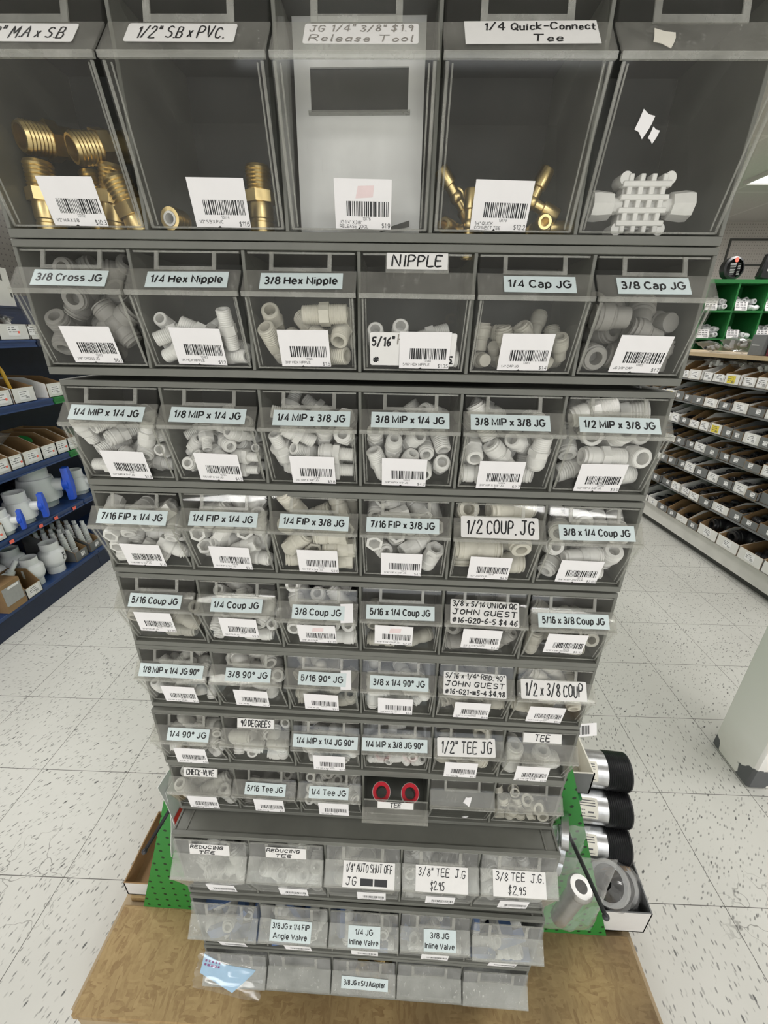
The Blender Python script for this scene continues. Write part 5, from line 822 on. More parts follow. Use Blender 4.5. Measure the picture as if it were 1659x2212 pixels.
MB().box2((.408, .06, .395), (.450, .46, .403)).build('ledge', MATS['green_paint'], D)
# peg hooks with what hangs on them
h = thing('peg_hook', 'long dark peg hook with a bag of metal parts, beside the deep cabinets', 'hook', (.3760, .53, .553), (0, 0, 0), 'peg hooks')
MB().tube([(0, 0, 0), (0, -.05, .012), (-.002, -.12, .038), (-.006, -.182, .064)], .0036, 8).build('rod', MATS['hook_dark'], h); MB().ball((-.0065, -.184, .065), .0052).build('tip', MATS['hook_dark'], h)
h = thing('peg_hook', 'short dark peg hook carrying a flat carded pack', 'hook', (-.3860, .53, .558), (0, 0, 0), 'peg hooks')
MB().tube([(0, 0, 0), (-.008, -.05, -.004), (-.017, -.10, -.009)], .0034, 8).build('rod', MATS['hook_dark'], h); MB().ball((-.0172, -.101, -.009), .005).build('tip', MATS['hook_dark'], h)
# flat carded pack seen edge-on
t = thing('carded_pack', 'white and red carded pack hanging edge-on from the short peg hook', 'package', (-.388, .490, .552))
for k in range(2):
    mb = MB(); n = 8; L = []
    for i in range(n):
        u = i/(n-1); L.append((-.004+.010*math.sin(u*3.2+k)-.012*k*u, .100-.205*u-.02*k))
    vs = [(x+.008, -.012+.004*k, z) for x, z in L]+[(x+.014, .018, z+.006) for x, z in L]; fs = [(i, i+1, n+i+1, n+i) for i in range(n-1)]
    mb.add(vs, fs, 0); b = mb.build('backing_card', MATS['pack_white'], t, solid=.0012)
    if not k:
        for q, nm in (((3, 4), 'printed_band'), ((5, 6), 'printed_band')):
            mb = MB(); mb.add([(L[i][0]+.0098, -.011, L[i][1]-.004) for i in q]+[(L[i][0]+.0152, .015, L[i][1]+.002) for i in q], [(0, 1, 3, 2)]); mb.build(nm, MATS['pack_red'], t, solid=.0004)
# bags of metal parts on the long hook
t = thing('parts_bag', 'clear bag with a shiny chrome tube hanging from the long peg hook', 'bag', (.400, .445, .50))
def bag_mesh(mb, c, d, seed, nx=10, nz=12, amp=.006, mi=0):
    rnd = random.Random(seed); f = [[rnd.uniform(-amp, amp) for _ in range(nx)] for _ in range(nz)]
    for side in (-1, 1):
        vs = []; fs = []
        for j in range(nz):
            for i in range(nx):
                u = i/(nx-1)*2-1; v = j/(nz-1)*2-1; bul = max(0, 1-u**4)*max(0, 1-v**4)
                vs.append((c[0]+u*d[0]/2*(1+.04*f[j][i]/amp), c[1]+side*(d[1]/2*bul)+f[j][i]*bul, c[2]+v*d[2]/2+.4*f[j][(i+3) % nx]))
        for j in range(nz-1):
            for i in range(nx-1): fs.append((j*nx+i, j*nx+i+1, (j+1)*nx+i+1, (j+1)*nx+i))
        mb.add(vs, fs, mi, True)
mb = MB(); bag_mesh(mb, (-.012, .0, -.045), (.115, .040, .24), 3); mb.build('pouch', MATS['poly_bag'], t, fix=False)
mb = MB(); M = Matrix.Translation((-.011, .003, -.075)) @ rotm(6, 'X') @ rotm(4, 'Y') @ rotm(-90, 'Y')
mb.lathe([(-.075, 0), (-.075, .016), (.055, .0175), (.056, .0215), (.064, .0225), (.070, .019), (.070, .011), (.02, .010), (.02, 0)], 24, M=M, closed=False); mb.build('chrome_tube', MATS['chrome'], t)
t = thing('parts_bag', 'clear bag with grey metal discs hanging behind the long peg hook', 'bag', (.362, .482, .555))
mb = MB(); bag_mesh(mb, (.0, .0, -.03), (.085, .026, .15), 9); mb.build('pouch', MATS['poly_bag'], t, fix=False)
for i in range(3): MB().lathe([(-.006, .03), (.006, .03), (.006, .018), (-.006, .018)], 20, M=Matrix.Translation((0, .0, .03-.04*i)) @ rotm(20*i-25, 'X') @ rotm(90, 'Y') @ rotm(90, 'Z') @ rotm(70, 'Y')).build('washer', MATS['galvanised'], t)
# ------------------------------------------------------------------ open cartons and pipe nipples beside the stand
def tray(w, d, hf, hb, tk=.003, out=0, inn=1, slope=.35):
    # open carton: low front, sides rising to the back; front at y=0, x centred
    mb = MB(); x = w/2
    mb.box2((-x, 0, 0), (x, d, tk), inn)
    def wall(pts_o, n):      # thin wall, outside slot out / inside slot inn
        pts_i = [(p[0]+n[0]*tk, p[1]+n[1]*tk, p[2]) for p in pts_o]; k = len(pts_o)
        mb.add(pts_o, [tuple(range(k))], out); mb.add(pts_i, [tuple(range(k-1, -1, -1))], inn)
        mb.add(pts_o+pts_i, [(i, (i+1) % k, k+(i+1) % k, k+i) for i in range(k)], inn)
    wall([(-x, 0, 0), (x, 0, 0), (x, 0, hf), (-x, 0, hf)], (0, 1)); wall([(-x, d, 0), (x, d, 0), (x, d, hb), (-x, d, hb)], (0, -1))
    for s in (-1, 1): wall([(s*x, 0, 0), (s*x, d, 0), (s*x, d, hb), (s*x, d*slope, hb), (s*x, 0, hf)], (-s, 0))
    return mb
def tray_obj(name, label, loc, rz, w, d, hf, hb, omat, imat, cat='box', group=None, slope=.35):
    t = thing(name, label, cat, loc, (0, 0, R(rz)), group)
    tray(w, d, hf, hb, slope=slope).build('carton', mm(omat, imat), t, fix=False)
    return t
tray_obj('open_carton', 'low white open carton on the base board, holding nipples and a bagged coupling', (.590, .540, .1085), 0, .130, .30, .082, .10, 'card_white', 'card_grey')
mb = MB(); mb.box2((-.058, 0, 0), (.050, .08, .086)); t = thing('carton', 'brown carton under the stacked threaded pipe nipples', 'box', (.592, .635, .1125)); mb.build('body', MATS['card_brown'], t, bevel=.001)
b = MB().box2((-.058, -.016, .0862), (.050, .055, .0885)).build('flap', MATS['card_brown'], t)
def nipple(i, y, z, x0, label):
    t = thing('pipe_nipple', label, 'pipe nipple', (x0, y, z), (R(-20), 0, R(-4)), 'galvanised pipe nipples')
    r = .0425; mb = MB(); mb.lathe([(0, r), (.092, r), (.092, r*.86), (0, r*.86)], 40); mb.build('pipe', MATS['galvanised'], t)
    pr = []; n = 11
    for k in range(n): pr += [(.0925+.055*k/n, r*1.0), (.0925+.055*(k+.5)/n, r*1.055)]
    pr += [(.149, r*1.03), (.150, r*.9), (.150, r*.8), (.0925, r*.86)]
    MB().lathe(pr, 40).build('thread_cap', MATS['abs_black'], t)
    # paper label wrapped on the pipe
    mb = MB(); vs = []; K = 9
    for k in range(K):
        a = R(150+62*k/(K-1)); vs += [(.015, r*1.006*math.cos(a)*-1*0+(r*1.006)*math.sin(a)*-1, 0)]
    mb = MB(); vs = [];
    for k in range(K):
        a = R(-8+62*k/(K-1)); vs += [(.012, -r*1.008*math.cos(a), r*1.008*math.sin(a)), (.066, -r*1.008*math.cos(a), r*1.008*math.sin(a))]
    mb.add(vs, [(2*k, 2*k+1, 2*k+3, 2*k+2) for k in range(K-1)], 0)
    def curvepoint(u, a): a = R(a); return (u, -r*1.012*math.cos(a), r*1.012*math.sin(a))
    rn = random.Random(i)
    for u in range(9):
        a0 = .016+u*.0022; mb.add([curvepoint(a0, 6), curvepoint(a0+.0013*rn.random()+.0005, 6), curvepoint(a0+.0012, 20), curvepoint(a0, 20)], [(0, 1, 2, 3)], 1)
    for v in (30, 37, 44, -2): mb.add([curvepoint(.016, v), curvepoint(.060, v), curvepoint(.060, v+2.5), curvepoint(.016, v+2.5)], [(0, 1, 2, 3)], 1)
    mb.add([curvepoint(.042, 10), curvepoint(.055, 10), curvepoint(.055, 15), curvepoint(.042, 15)], [(0, 1, 2, 3)], 1)
    mb.build('paper_label', mm('cream', 'ink_grey'), t, fix=False)
nipple(1, .6670, .2420, .487, 'galvanised pipe nipple with black thread cap, lowest of the three stacked')
nipple(2, .7040, .3225, .487, 'galvanised pipe nipple with black thread cap, between two others in the stack')
nipple(3, .7440, .4010, .487, 'galvanised pipe nipple with black thread cap, topmost and partly behind a grey box')
t = thing('small_box', 'small grey cardboard box with open pale top, before the pipe nipples', 'box', (.442, .600, .511), (0, 0, 0)); tray(.052, .09, .065, .065).build('carton', mm('card_grey', 'cream'), t, fix=False)
t = thing('hang_tag', 'white barcode tag poking out above the topmost pipe nipple', 'tag', (.445, .640, .655), (R(62), R(8), R(14)))
mb = MB(); paper(mb, .062, .026); rn = random.Random(2); x = -.026
while x < .012: b_ = rn.choice((.0008, .0014, .002)); mb.box2((x, -.009, .0003), (x+b_, .009, .0004), 1); x += b_+rn.choice((.0008, .0014))
mb.build('ticket', mm('tag_white', 'ink'), t)
MB().tube([(.0, 0, 0), (-.015, .01, -.07), (-.012, .03, -.148)], .001, 6).build('string', MATS['hook_dark'], t)
# rubber coupling in a bag
t = thing('rubber_coupling', 'grey and black rubber pipe coupling inside a crumpled clear bag', 'coupling', (.590, .594, .192), (0, 0, 0))
t.rotation_euler = Vector((-.62, -.30, .72)).to_track_quat('X', 'Z').to_euler()
mb = MB(); r = .045
for e in (-1, 1): mb.lathe([(e*.046, r*.80), (e*.046, r*1.0), (e*.030, r*1.02), (e*.026, r*.86), (e*.030, r*.80)], 40)
mb.build('end_ring', MATS['rubber_grey'], t)
mb = MB(); mb.lathe([(-.040, r*.79), (-.040, r*.84), (.040, r*.84), (.040, r*.79), (.03, r*.72), (-.03, r*.72)], 40); mb.build('sleeve', MATS['abs_black'], t)
mb = MB(); rn = random.Random(8); vs = []; fs = []; ns, nk = 16, 9
for j in range(nk):
    for k in range(ns):
        a = 2*math.pi*k/ns; q = j/(nk-1); rad = (r*1.06+rn.uniform(0, .009))*(1 if j < 6 else 1-.22*(j-5)); vs.append((-.052+.13*q, rad*math.cos(a), rad*math.sin(a)))
for j in range(nk-1):
    for k in range(ns): l = (k+1) % ns; fs.append((j*ns+k, j*ns+l, (j+1)*ns+l, (j+1)*ns+k))
mb.add(vs, fs, 0); mb.build('bag', MATS['poly_bag'], t)
tray_obj('open_carton', 'white open carton with brown inside, on the base board by the hanging pack', (-.548, .552, .1085), 0, .136, .165, .050, .056, 'card_white', 'card_brown', slope=.6)
tray_obj('open_carton', 'torn brown carton standing behind the white open carton', (-.545, .735, .1085), 4, .12, .16, .075, .095, 'card_brown', 'card_brown', slope=.3)
# ------------------------------------------------------------------ contents placed by hand
def place(me, name, label, cat, loc, rot, group=None, mats=None):
    o = obj(name, me); o.location = loc; o.rotation_euler = [R(a) for a in rot]; return tag(o, label, cat, group)
def adapter_mesh(s=1.0):
    mb = MB(); mb.lathe([(.004*s, .0105*s)]+[(.004*s+.0016*k*s, (.0118 if k % 2 else .0129)*s) for k in range(13)]+[(.026*s, .0112*s), (.026*s, .0092*s), (.0, .0085*s)], 24, closed=False, smooth=False)
    hexa(mb, -.006*s, .004*s, .0158*s)
    mb.lathe([(-.006*s, .0120*s), (-.010*s, .0128*s), (-.020*s, .0128*s), (-.021*s, .0119*s), (-.023*s, .0119*s), (-.024*s, .0128*s), (-.033*s, .0126*s), (-.034*s, .0105*s), (-.034*s, .008*s), (-.012*s, .0078*s), (-.012*s, 0)], 24, closed=False); return mb.mesh('brass_adapter', mm('brass'))
A1 = adapter_mesh(.92)
gl = 'brass male adapter standing in the first bin of the top cabinet'
place(A1, 'brass_adapter', gl, 'brass fitting', (-.2790, .4360, 1.5285), (0, -88, 0), 'brass male adapters in the first top bin')
place(A1, 'brass_adapter', gl, 'brass fitting', (-.2480, .4620, 1.5285), (0, -90, 0), 'brass male adapters in the first top bin')
place(A1, 'brass_adapter', 'brass adapter lying on others, threaded mouth forward, at the cabinet edge', 'brass fitting', (-.2700, .4480, 1.5700), (8, 172, 62))
place(A1, 'brass_adapter', 'brass adapter lying tilted at the top of the heap, its wide hexagon collar showing', 'brass fitting', (-.2240, .4440, 1.5640), (-20, 165, 52))
place(A1, 'brass_adapter', gl, 'brass fitting', (-.2180, .4400, 1.5270), (0, -82, 10), 'brass male adapters in the first top bin')
place(A1, 'brass_adapter', 'brass adapter leaning in the corner of the first bin of the top cabinet', 'brass fitting', (-.2010, .4330, 1.5180), (0, -70, 200))
A2 = adapter_mesh(.82)
place(A2, 'brass_adapter', 'brass adapter standing alone at the side of the second bin of the top cabinet', 'brass fitting', (-.0860, .4340, 1.5270), (0, -90, 0))
mb = MB(); r = .0095
mb.lathe([(-.011, r*.92), (-.009, r)]+[(-.008+.0015*k, r*(1.0 if k % 2 else .93)) for k in range(10)]+[(.008, r*.9), (.008, r*.62), (-.011, r*.62)], 24, smooth=False); RB = mb.mesh('collar', mm('brass'))
o = place(RB, 'brass_bushing', 'brass threaded bushing with a white plastic sleeve, on the floor of the second top bin', 'brass fitting', (-.1610, .4320, 1.5085), (10, 0, 82))
MB().lathe([(-.0115, .0057), (.006, .0057), (.006, .0040), (-.0115, .0040)], 20).build('sleeve', MATS['pw'], o)
mb = MB(); tr = .0062
for M in (rotm(0, 'X'), rotm(180, 'Y'), rotm(-90, 'Y')): mb.lathe([(0, tr*.72), (.0105, tr*.72), (.0112, tr), (.0245, tr), (.0255, tr*.88), (.0255, tr*.55), (.012, tr*.5), (.012, 0)], 18, closed=False, M=M)
mb.ball((0, 0, 0), tr*.95); TE = mb.mesh('brass_tee', mm('brass'))
gt = 'brass quick-connect tee in the fourth bin of the top cabinet'
place(TE, 'brass_tee', 'brass tee standing with one arm up, beside the 1/4 QUICK CONNECT TEE tag', 'brass fitting', (.1480, .4380, 1.5240), (0, 24, 0))
place(TE, 'brass_tee', gt, 'brass fitting', (.1560, .4420, 1.5060), (90, 0, 90), 'brass tees low in the fourth top bin')
place(TE, 'brass_tee', gt, 'brass fitting', (.0860, .4500, 1.5060), (90, 0, 60), 'brass tees low in the fourth top bin')
place(TE, 'brass_tee', 'brass tee leaning steeply against the side of the fourth top bin', 'brass fitting', (.0850, .4520, 1.5310), (-60, 50, 15))
place(TE, 'brass_tee', gt, 'brass fitting', (.0960, .4300, 1.5062), (0, 90, 75), 'brass tees low in the fourth top bin')
# white lattice-bodied valve
t = thing('plastic_valve', 'white plastic shut-off valve with a ribbed lattice body and two end nuts', 'valve', (.2370, .4310, 1.5205))
mb = MB(); mb.box((0, .006, 0), (.034, .012, .034))
for i in range(4):
    q = -.0135+.009*i; mb.box((q, 0, 0), (.0042, .010, .041)); mb.box((0, -.0015, q), (.039, .008, .0042))
mb.build('body', MATS['pw'], t, fix=False, bevel=.0006)
for sx in (-1, 1):
    for sz in (-1, 1): mb = MB(); mb.lathe([(-.006, 0), (-.006, .0048), (.010, .0048), (.010, 0)], 16, closed=False, M=Matrix.Translation((sx*.0175, .002, sz*.0175)) @ rotm(90, 'Z')); mb.build('boss', MATS['pw'], t)
    mb = MB(); mb.lathe([(.016, .0062), (.024, .0062), (.024, .0098), (.036, .0112), (.041, .0108), (.041, .006), (.030, .005), (.030, 0)], 8, smooth=False, closed=False, M=Matrix.Translation((0, .003, 0)) @ (rotm(0, 'X') if sx > 0 else rotm(180, 'Y'))); mb.build('end_nut', MATS['pw'], t)
# pale liner standing in the third top bin
t = thing('bin_liner', 'scuffed pale plastic liner with a dark cut-out, inside the third top bin', 'liner', (0, .4420, 1.5000), (R(-3), 0, 0))
mb = MB(); mb.box2((-.0530, 0, 0), (.0530, .002, .088)); mb.box2((-.0530, 0, .088), (-.0400, .002, .155)); mb.box2((.0400, 0, .088), (.0530, .002, .155)); mb.box2((-.0400, 0, .1165), (.0400, .002, .155)); mb.build('sheet', MATS['pale_liner'], t)
mb = MB(); mb.box2((-.0420, -.002, .0855), (.0420, 0, .0885)); mb.build('rim', MATS['clear_edge'], t)
MB().box2((-.040, .0025, .0885), (.040, .0045, .1165)).build('cutout_shade', MATS['panel_dark'], t)  # dark plate added behind the cut-out, standing in for its shaded depth
MB().add([(.018, -.012, 0), (.044, -.012, .004), (.044, -.010, .009), (.030, -.010, .005)], [(0, 1, 2, 3)]).build('dark_scrap', MATS['panel_dark'], t, solid=.0006)
# red-collared sleeves in the tipped-open bin
SLM = MB().lathe([(-.032, .0122), (.016, .0122), (.017, .0134), (.030, .0134), (.030, .0082), (-.032, .0082)], 28).mesh('sleeve', mm('pw'))
RGM = MB().lathe([(.0302, .0128), (.0320, .0126), (.0320, .0090), (.0180, .0090), (.0180, .0078), (.0302, .0078)], 28).mesh('collar', mm('red_ring'))
for i, x in enumerate((.0275, .0700)):
    ax = Vector((0, -.50, .86)).normalized(); c = Vector((x, .3990, .7975))-ax*.032
    t = thing('red_collared_sleeve', ('red-collared white sleeve in the tipped-open bin, %s' % ('nearer the 1/4 Tee bin' if i == 0 else 'nearer the white scrap')), 'pipe fitting', c, (0, 0, 0), 'red-collared sleeves in the tipped-open bin')
    t.rotation_euler = ax.to_track_quat('X', 'Z').to_euler()
    obj('sleeve', SLM, t); obj('collar', RGM, t)
# torn white scraps stuck to fronts, bag lying on the lowest cabinet
def scrap(name, parent_row, x, ypos, zpos, s, seed):
    rn = random.Random(seed); mb = MB(); n = 9
    mb.zprism([(s*(.45+.6*(k % 2)*rn.random()+.15)*math.cos(2*math.pi*k/n), s*(.45+.6*(k % 2)*rn.random()+.15)*math.sin(2*math.pi*k/n)) for k in range(n)], 0, .0003)
    return mb
UN = {r: o for r, o in zip(ROWS, [o for o in C.objects if o.name.startswith('bin_cabinet')])}
def on_face(row, c, v, x, part):   # sticker matrix on bin part: v along (0 bottom .. 1 top)
    S = SETS[ROWS[row][0]]; P = bin_profile(S['k'], S['h']); i, j = {'low': (3, 2), 'lip': (2, 1)}[part]
    a, d = Vector((0, *P[j])), Vector((0, *P[i])); up = (a-d).normalized(); out = Vector((1, 0, 0)).cross(up)
    M = Matrix((Vector((1, 0, 0)), up, out)).transposed().to_4x4(); M.translation = d+(a-d)*v+out*.0017+Vector((x, 0, 0))
    b = [o for o in UN[row].children if o.name.startswith('tip_out_bin')][c-1]; return b, M
for row, c, v, x, s, part in ((1, 5, .66, -.030, .0085, 'low'), (1, 5, .60, -.021, .005, 'low'), (8, 5, .45, .008, .008, 'lip'), (8, 5, .30, .010, .006, 'low'), (1, 5, .45, -.028, .012, 'lip')):
    b, M = on_face(row, c, v, x, part); o = scrap('s', row, 0, 0, 0, s, row+c).build('sticker_scrap', MATS['cream' if part == 'lip' and row == 1 else 'tag_white'], b); o.matrix_basis = M
for row, c, x, w_, h_ in ((6, 3, .032, .014, .024), (5, 3, .036, .015, .022)):
    b, M = on_face(row, c, .5, x, 'lip'); mb = MB(); paper(mb, w_, h_); o = mb.build('sticker_scrap', MATS['tag_white'], b); o.matrix_basis = M @ rotm(4, 'Z')
t = thing('flat_bag', 'clear bag with a pale blue card lying across the first bin of the lowest cabinet', 'bag', (-.224, .322, .418), (R(-50), R(3), R(-5)))
mb = MB(); bag_mesh(mb, (0, 0, 0), (.118, .006, .046), 21, amp=.002); mb.build('sleeve', MATS['clear_sleeve'], t, fix=False)
mb = MB(); mb.zprism([(-.050, .020), (-.050, -.004), (.012, -.019), (.040, .008), (.044, .014), (-.012, .012)], -.0005, .0005); 
rn = random.Random(4)
for j in range(2):
    for i in range(5): mb.box((-.044+.006*i, .0125-.005*j, .0007), (.0045*rn.uniform(.6, 1.1), .0026, .0003), 1)
o = mb.build('blue_card', mm('bag_blue', 'print_purple'), t, fix=False); o.rotation_euler = (R(90), 0, 0); o.location = (0, 0, 0)
# ------------------------------------------------------------------ shelving along the aisles
def shelf_unit(name, label, M, x0, x1, depth, tops, deck, lips, back_h, mats, thick=.022, lip=.034):
    t = thing(name, label, 'shelving'); t.matrix_world = M
    MB().box2((x0, depth, 0), (x1, depth+.03, back_h)).build('back_panel', MATS[mats['back']], t)
    mb = MB(); mb.box2((x0, .012, 0 if not mats.get('gap') else mats['gap']), (x1, .03, deck-.02)); mb.build('kick_plate', MATS[mats['kick']], t)
    MB().box2((x0, 0, deck-.02), (x1, depth, deck)).build('base_deck', MATS[mats['deck']], t, bevel=.002)
    if mats.get('gap'): MB().box2((x0, .06, 0), (x1, .09, mats['gap'])).build('toe_board', MATS['panel_dark'], t)
    for (z, mt) in tops:
        mb = MB(); mb.box2((x0+.004, .006, z-thick), (x1-.004, depth, z)); mb.box2((x0+.004, 0, z-lip), (x1-.004, .006, z-.001)); mb.box2((x0+.004, -.004, z-lip), (x1-.004, 0, z-lip+.008)); mb.box2((x0+.004, -.004, z-.010), (x1-.004, 0, z-.002))
        mb.build('shelf', MATS[mt], t)
    return t
LM = Matrix.Translation((-1.87, 0, 0)) @ rotm(90, 'Z')
def lp(x, y, z): return LM @ Vector((x, y, z))
ls = [(.47, 'shelf_blue'), (.765, 'shelf_blue'), (1.068, 'shelf_blue'), (1.362, 'shelf_blue'), (1.515, 'shelf_navy')]  # top shelf coloured darker blue, its shadow put into the paint
mats_b = dict(back='shelf_navy', kick='shelf_navy', deck='shelf_blue')
SL = shelf_unit('store_shelving', 'blue metal shelving with white plumbing valves and cartons, ending at the green shelves', LM, .95, 2.255, .46, ls, .122, True, 1.60, mats_b)
for x in (1.745, 1.925, 2.03, 2.17):
    o = MB().box2((x-.012, -.0062, .4405), (x+.012, -.0045, .4575)).build('orange_price_dot', MATS['orange_dot'], SL)
shelf_unit('store_shelving', 'green-lipped metal shelving beyond the blue section', LM, 2.257, 3.5, .46, [(.47, 'shelf_blue'), (.765, 'green_paint'), (1.068, 'green_paint'), (1.362, 'shelf_navy')], .122, True, 1.60, mats_b)
o = thing('pegboard_top', 'brown-grey pegboard panel rising above the blue shelving', 'panel'); o.matrix_world = LM
MB().box2((.95, .465, 1.601), (3.5, .4925, 2.05)).build('board', MATS['brown_peg'], o)
for x in (1.0, 2.25, 3.45): MB().box2((x, .4925, 0), (x+.03, .51, 2.05)).build('upright', MATS['panel_dark'], o)
t = thing('shelf_bracket', 'pale grey slotted metal bracket on the top blue shelf', 'bracket', lp(2.235, .03, 1.516), (0, 0, R(90)))
mb = MB(); mb.prism([(0, 0), (.30, 0), (.30, .19), (.05, .175), (0, .165)], -.10, .004); mb.build('plate', MATS['deck_white'], t)
mb = MB(); mb.box2((-.045, -.002, .11), (-.037, .0005, .145)); mb.box2((-.012, -.002, .04), (-.004, .0005, .06)); mb.build('slot', MATS['panel_dark'], t)
t = thing('hanging_bag', 'dark parts in a clear bag hanging on the pegboard above the blue shelves', 'bag', lp(3.00, .38, 2.00))
mb = MB(); bag_mesh(mb, (0, 0, -.06), (.12, .05, .22), 31); o = mb.build('pouch', MATS['poly_bag'], t, fix=False); o.rotation_euler = (0, 0, R(60))
mb = MB(); mb.ball((0, 0, -.06), .045, sc=(1, .6, 1.4)); mb.build('dark_parts', MATS['abs_black'], t)
o = MB().box2((-.03, -.001, .02), (.03, .001, .06)).build('header_card', MATS['pack_white'], t); o.rotation_euler = (0, 0, R(60))
MB().tube([(0, 0, .05), (-.066, .0, .055)], .003, 6).build('hook', MATS['hook_dark'], t)
# --- small printed labels shared by many cartons
def stick_label(w, h, seed, base='tag_white', dot=None, lines=3, code=True):
    rn = random.Random(seed); mb = MB(); paper(mb, w, h, t=.0006)
    for i in range(lines):
        y = h*(.36-.24*i); x = -w*.42
        while x < w*.30:
            b = rn.uniform(.03, .10)*w
            if rn.random() < .8: mb.box((x+b/2, y, .0007), (b, h*.09, .0003), 1)
            x += b+.02*w
    if code:
        x = w*.08
        while x < w*.42: mb.box((x, -h*.30, .0007), (w*.014, h*.22, .0003), 1); x += w*rn.choice((.025, .04))
    if dot: mb.box((w*.40, -h*.15, .0009), (w*.16, h*.24, .0004), 2)
    return mb.mesh('box_label', mm(base, 'ink_grey', 'orange_dot'))
LW = [stick_label(.062, .042, s) for s in (1, 2, 3)]; LO = [stick_label(.066, .044, s, dot=1, code=False) for s in (4, 5)]; LS = [stick_label(.030, .026, s, lines=2) for s in (6, 7)]; LY = [stick_label(.060, .044, s, 'yellow_tag') for s in (8, 9)]
TR = {}
def shelf_box(M, x, y, z, w, d, hf, hb, om, im, lab, label, group=None, lx=0, slope=.35, tilt=0):
    k = (w, d, hf, hb, om, im, slope)
    if k not in TR: TR[k] = tray(w, d, hf, hb, slope=slope).mesh('carton', mm(om, im), fix=False)
    t = thing('open_carton', label, 'box', (0, 0, 0), (0, 0, 0), group)
    t.matrix_world = M @ Matrix.Translation((x, y, z+.0005)) @ rotm(tilt, 'Z')
    obj('carton', TR[k], t)
    for (me, dx, dz) in lab:
        o = obj('box_label', me, t); o.matrix_basis = Matrix.Translation((dx, -.0003, dz)) @ rotm(90, 'X')
    return t
# --- blue shelving, cartons
def bag_on(M, x, y, z, d, seed, name, label, core='pw', rz=0):
    t = thing(name, label, 'bag'); t.matrix_world = M @ Matrix.Translation((x, y, z)) @ rotm(rz, 'Z')
    mb = MB(); bag_mesh(mb, (0, 0, 0), (d[0], d[2], d[1]), seed, amp=.010); o = mb.build('pouch', MATS['poly_bag'], t, fix=False); o.rotation_euler = (R(68), 0, 0)
    rn = random.Random(seed); mb = MB()
    for i in range(5): mb.lathe([(-.018, .011), (.018, .011), (.018, 0)], 10, M=Matrix.Translation((rn.uniform(-.3, .3)*d[0], rn.uniform(-.3, .3)*d[1], rn.uniform(-.15, .2)*d[2])) @ Euler((rn.random()*3, rn.random()*3, rn.random()*3)).to_matrix().to_4x4(), closed=False)
    mb.build('packed_parts', MATS[core], t); return t
B5 = [(2.155, .17, LO[0], 'white-fronted carton with an orange dot on the shelf under the bracket'), (2.02, .09, LW[0], 'white-fronted carton cut off by the frame on the shelf under the bracket'), (2.275, .05, LW[1], 'small white-fronted carton behind the edge of the second bin cabinet')]
for x, w, me, lb in B5: shelf_box(LM, x, .012, 1.362, w, .30, .072, .074, 'card_white', 'card_brown', [(me, 0, .042)], lb)
bag_on(LM, 2.09, .12, 1.448, (.15, .15, .030), 41, 'parts_bag', 'bulging clear plastic bag on the carton under the pale bracket')
bag_on(LM, 2.22, .14, 1.446, (.10, .12, .026), 42, 'parts_bag', 'flat clear plastic bag behind the bulging one')
for x, w, me, lb in ((1.965, .115, LO[1], 'white-fronted carton with blue handwriting on the fourth blue shelf'), (2.100, .135, LW[2], 'white-fronted carton with a yellow marker standing in it'), (2.305, .11, LW[0], 'white-sided carton where the blue shelf meets the green one')):
    shelf_box(LM, x, .012, 1.068, w, .32, .072, .105, 'card_white', 'card_brown', [(me, 0, .036)], lb)
t = thing('marker_pen', 'yellow marker pen standing upright in the carton on the fourth blue shelf', 'pen', lp(2.105, .07, 1.075), (0, R(-8), R(20)))
MB().lathe([(0, 0), (0, .0085), (.145, .0085), (.165, .004), (.172, 0)], 14, M=rotm(-90, 'Y'), closed=False).build('barrel', MATS['yellow_pen'], t)
for x, w, me, lb in ((1.845, .09, LO[0], 'white carton with an orange dot at the frame edge of the third blue shelf'), (1.930, .075, LO[1], 'narrow white carton with a black square printed on it'), (2.030, .115, LO[0], 'white carton with two orange dots and bold black print'), (2.140, .10, LO[1], 'white carton under the green lid on the third blue shelf'), (2.235, .085, LO[0], 'white carton at the end of the third blue shelf'), (2.315, .065, LW[0], 'white carton standing past the end of the third blue shelf')):
    shelf_box(LM, x, .010, .765, w, .30, .070, .125, 'card_white', 'card_brown', [(me, 0, .036)], lb, tilt=2 if x < 1.9 else 0)
bag_on(LM, 1.90, .14, .892, (.19, .20, .08), 44, 'parts_bag', 'clear bag of dark fittings lying over the cartons on the third blue shelf', 'abs_black', 8)
t = thing('bottle_lid', 'flat green plastic lid lying across a carton on the third blue shelf', 'lid', lp(2.115, .10, .872), (R(14), R(-10), R(72))); mb = MB(); mb.lathe([(-.004, 0), (-.004, .017), (.004, .017), (.004, 0)], 20, closed=False, M=Matrix.Diagonal((1, 2.6, 1, 1)) @ rotm(90, 'Y')); mb.build('disc', MATS['green_paint'], t)
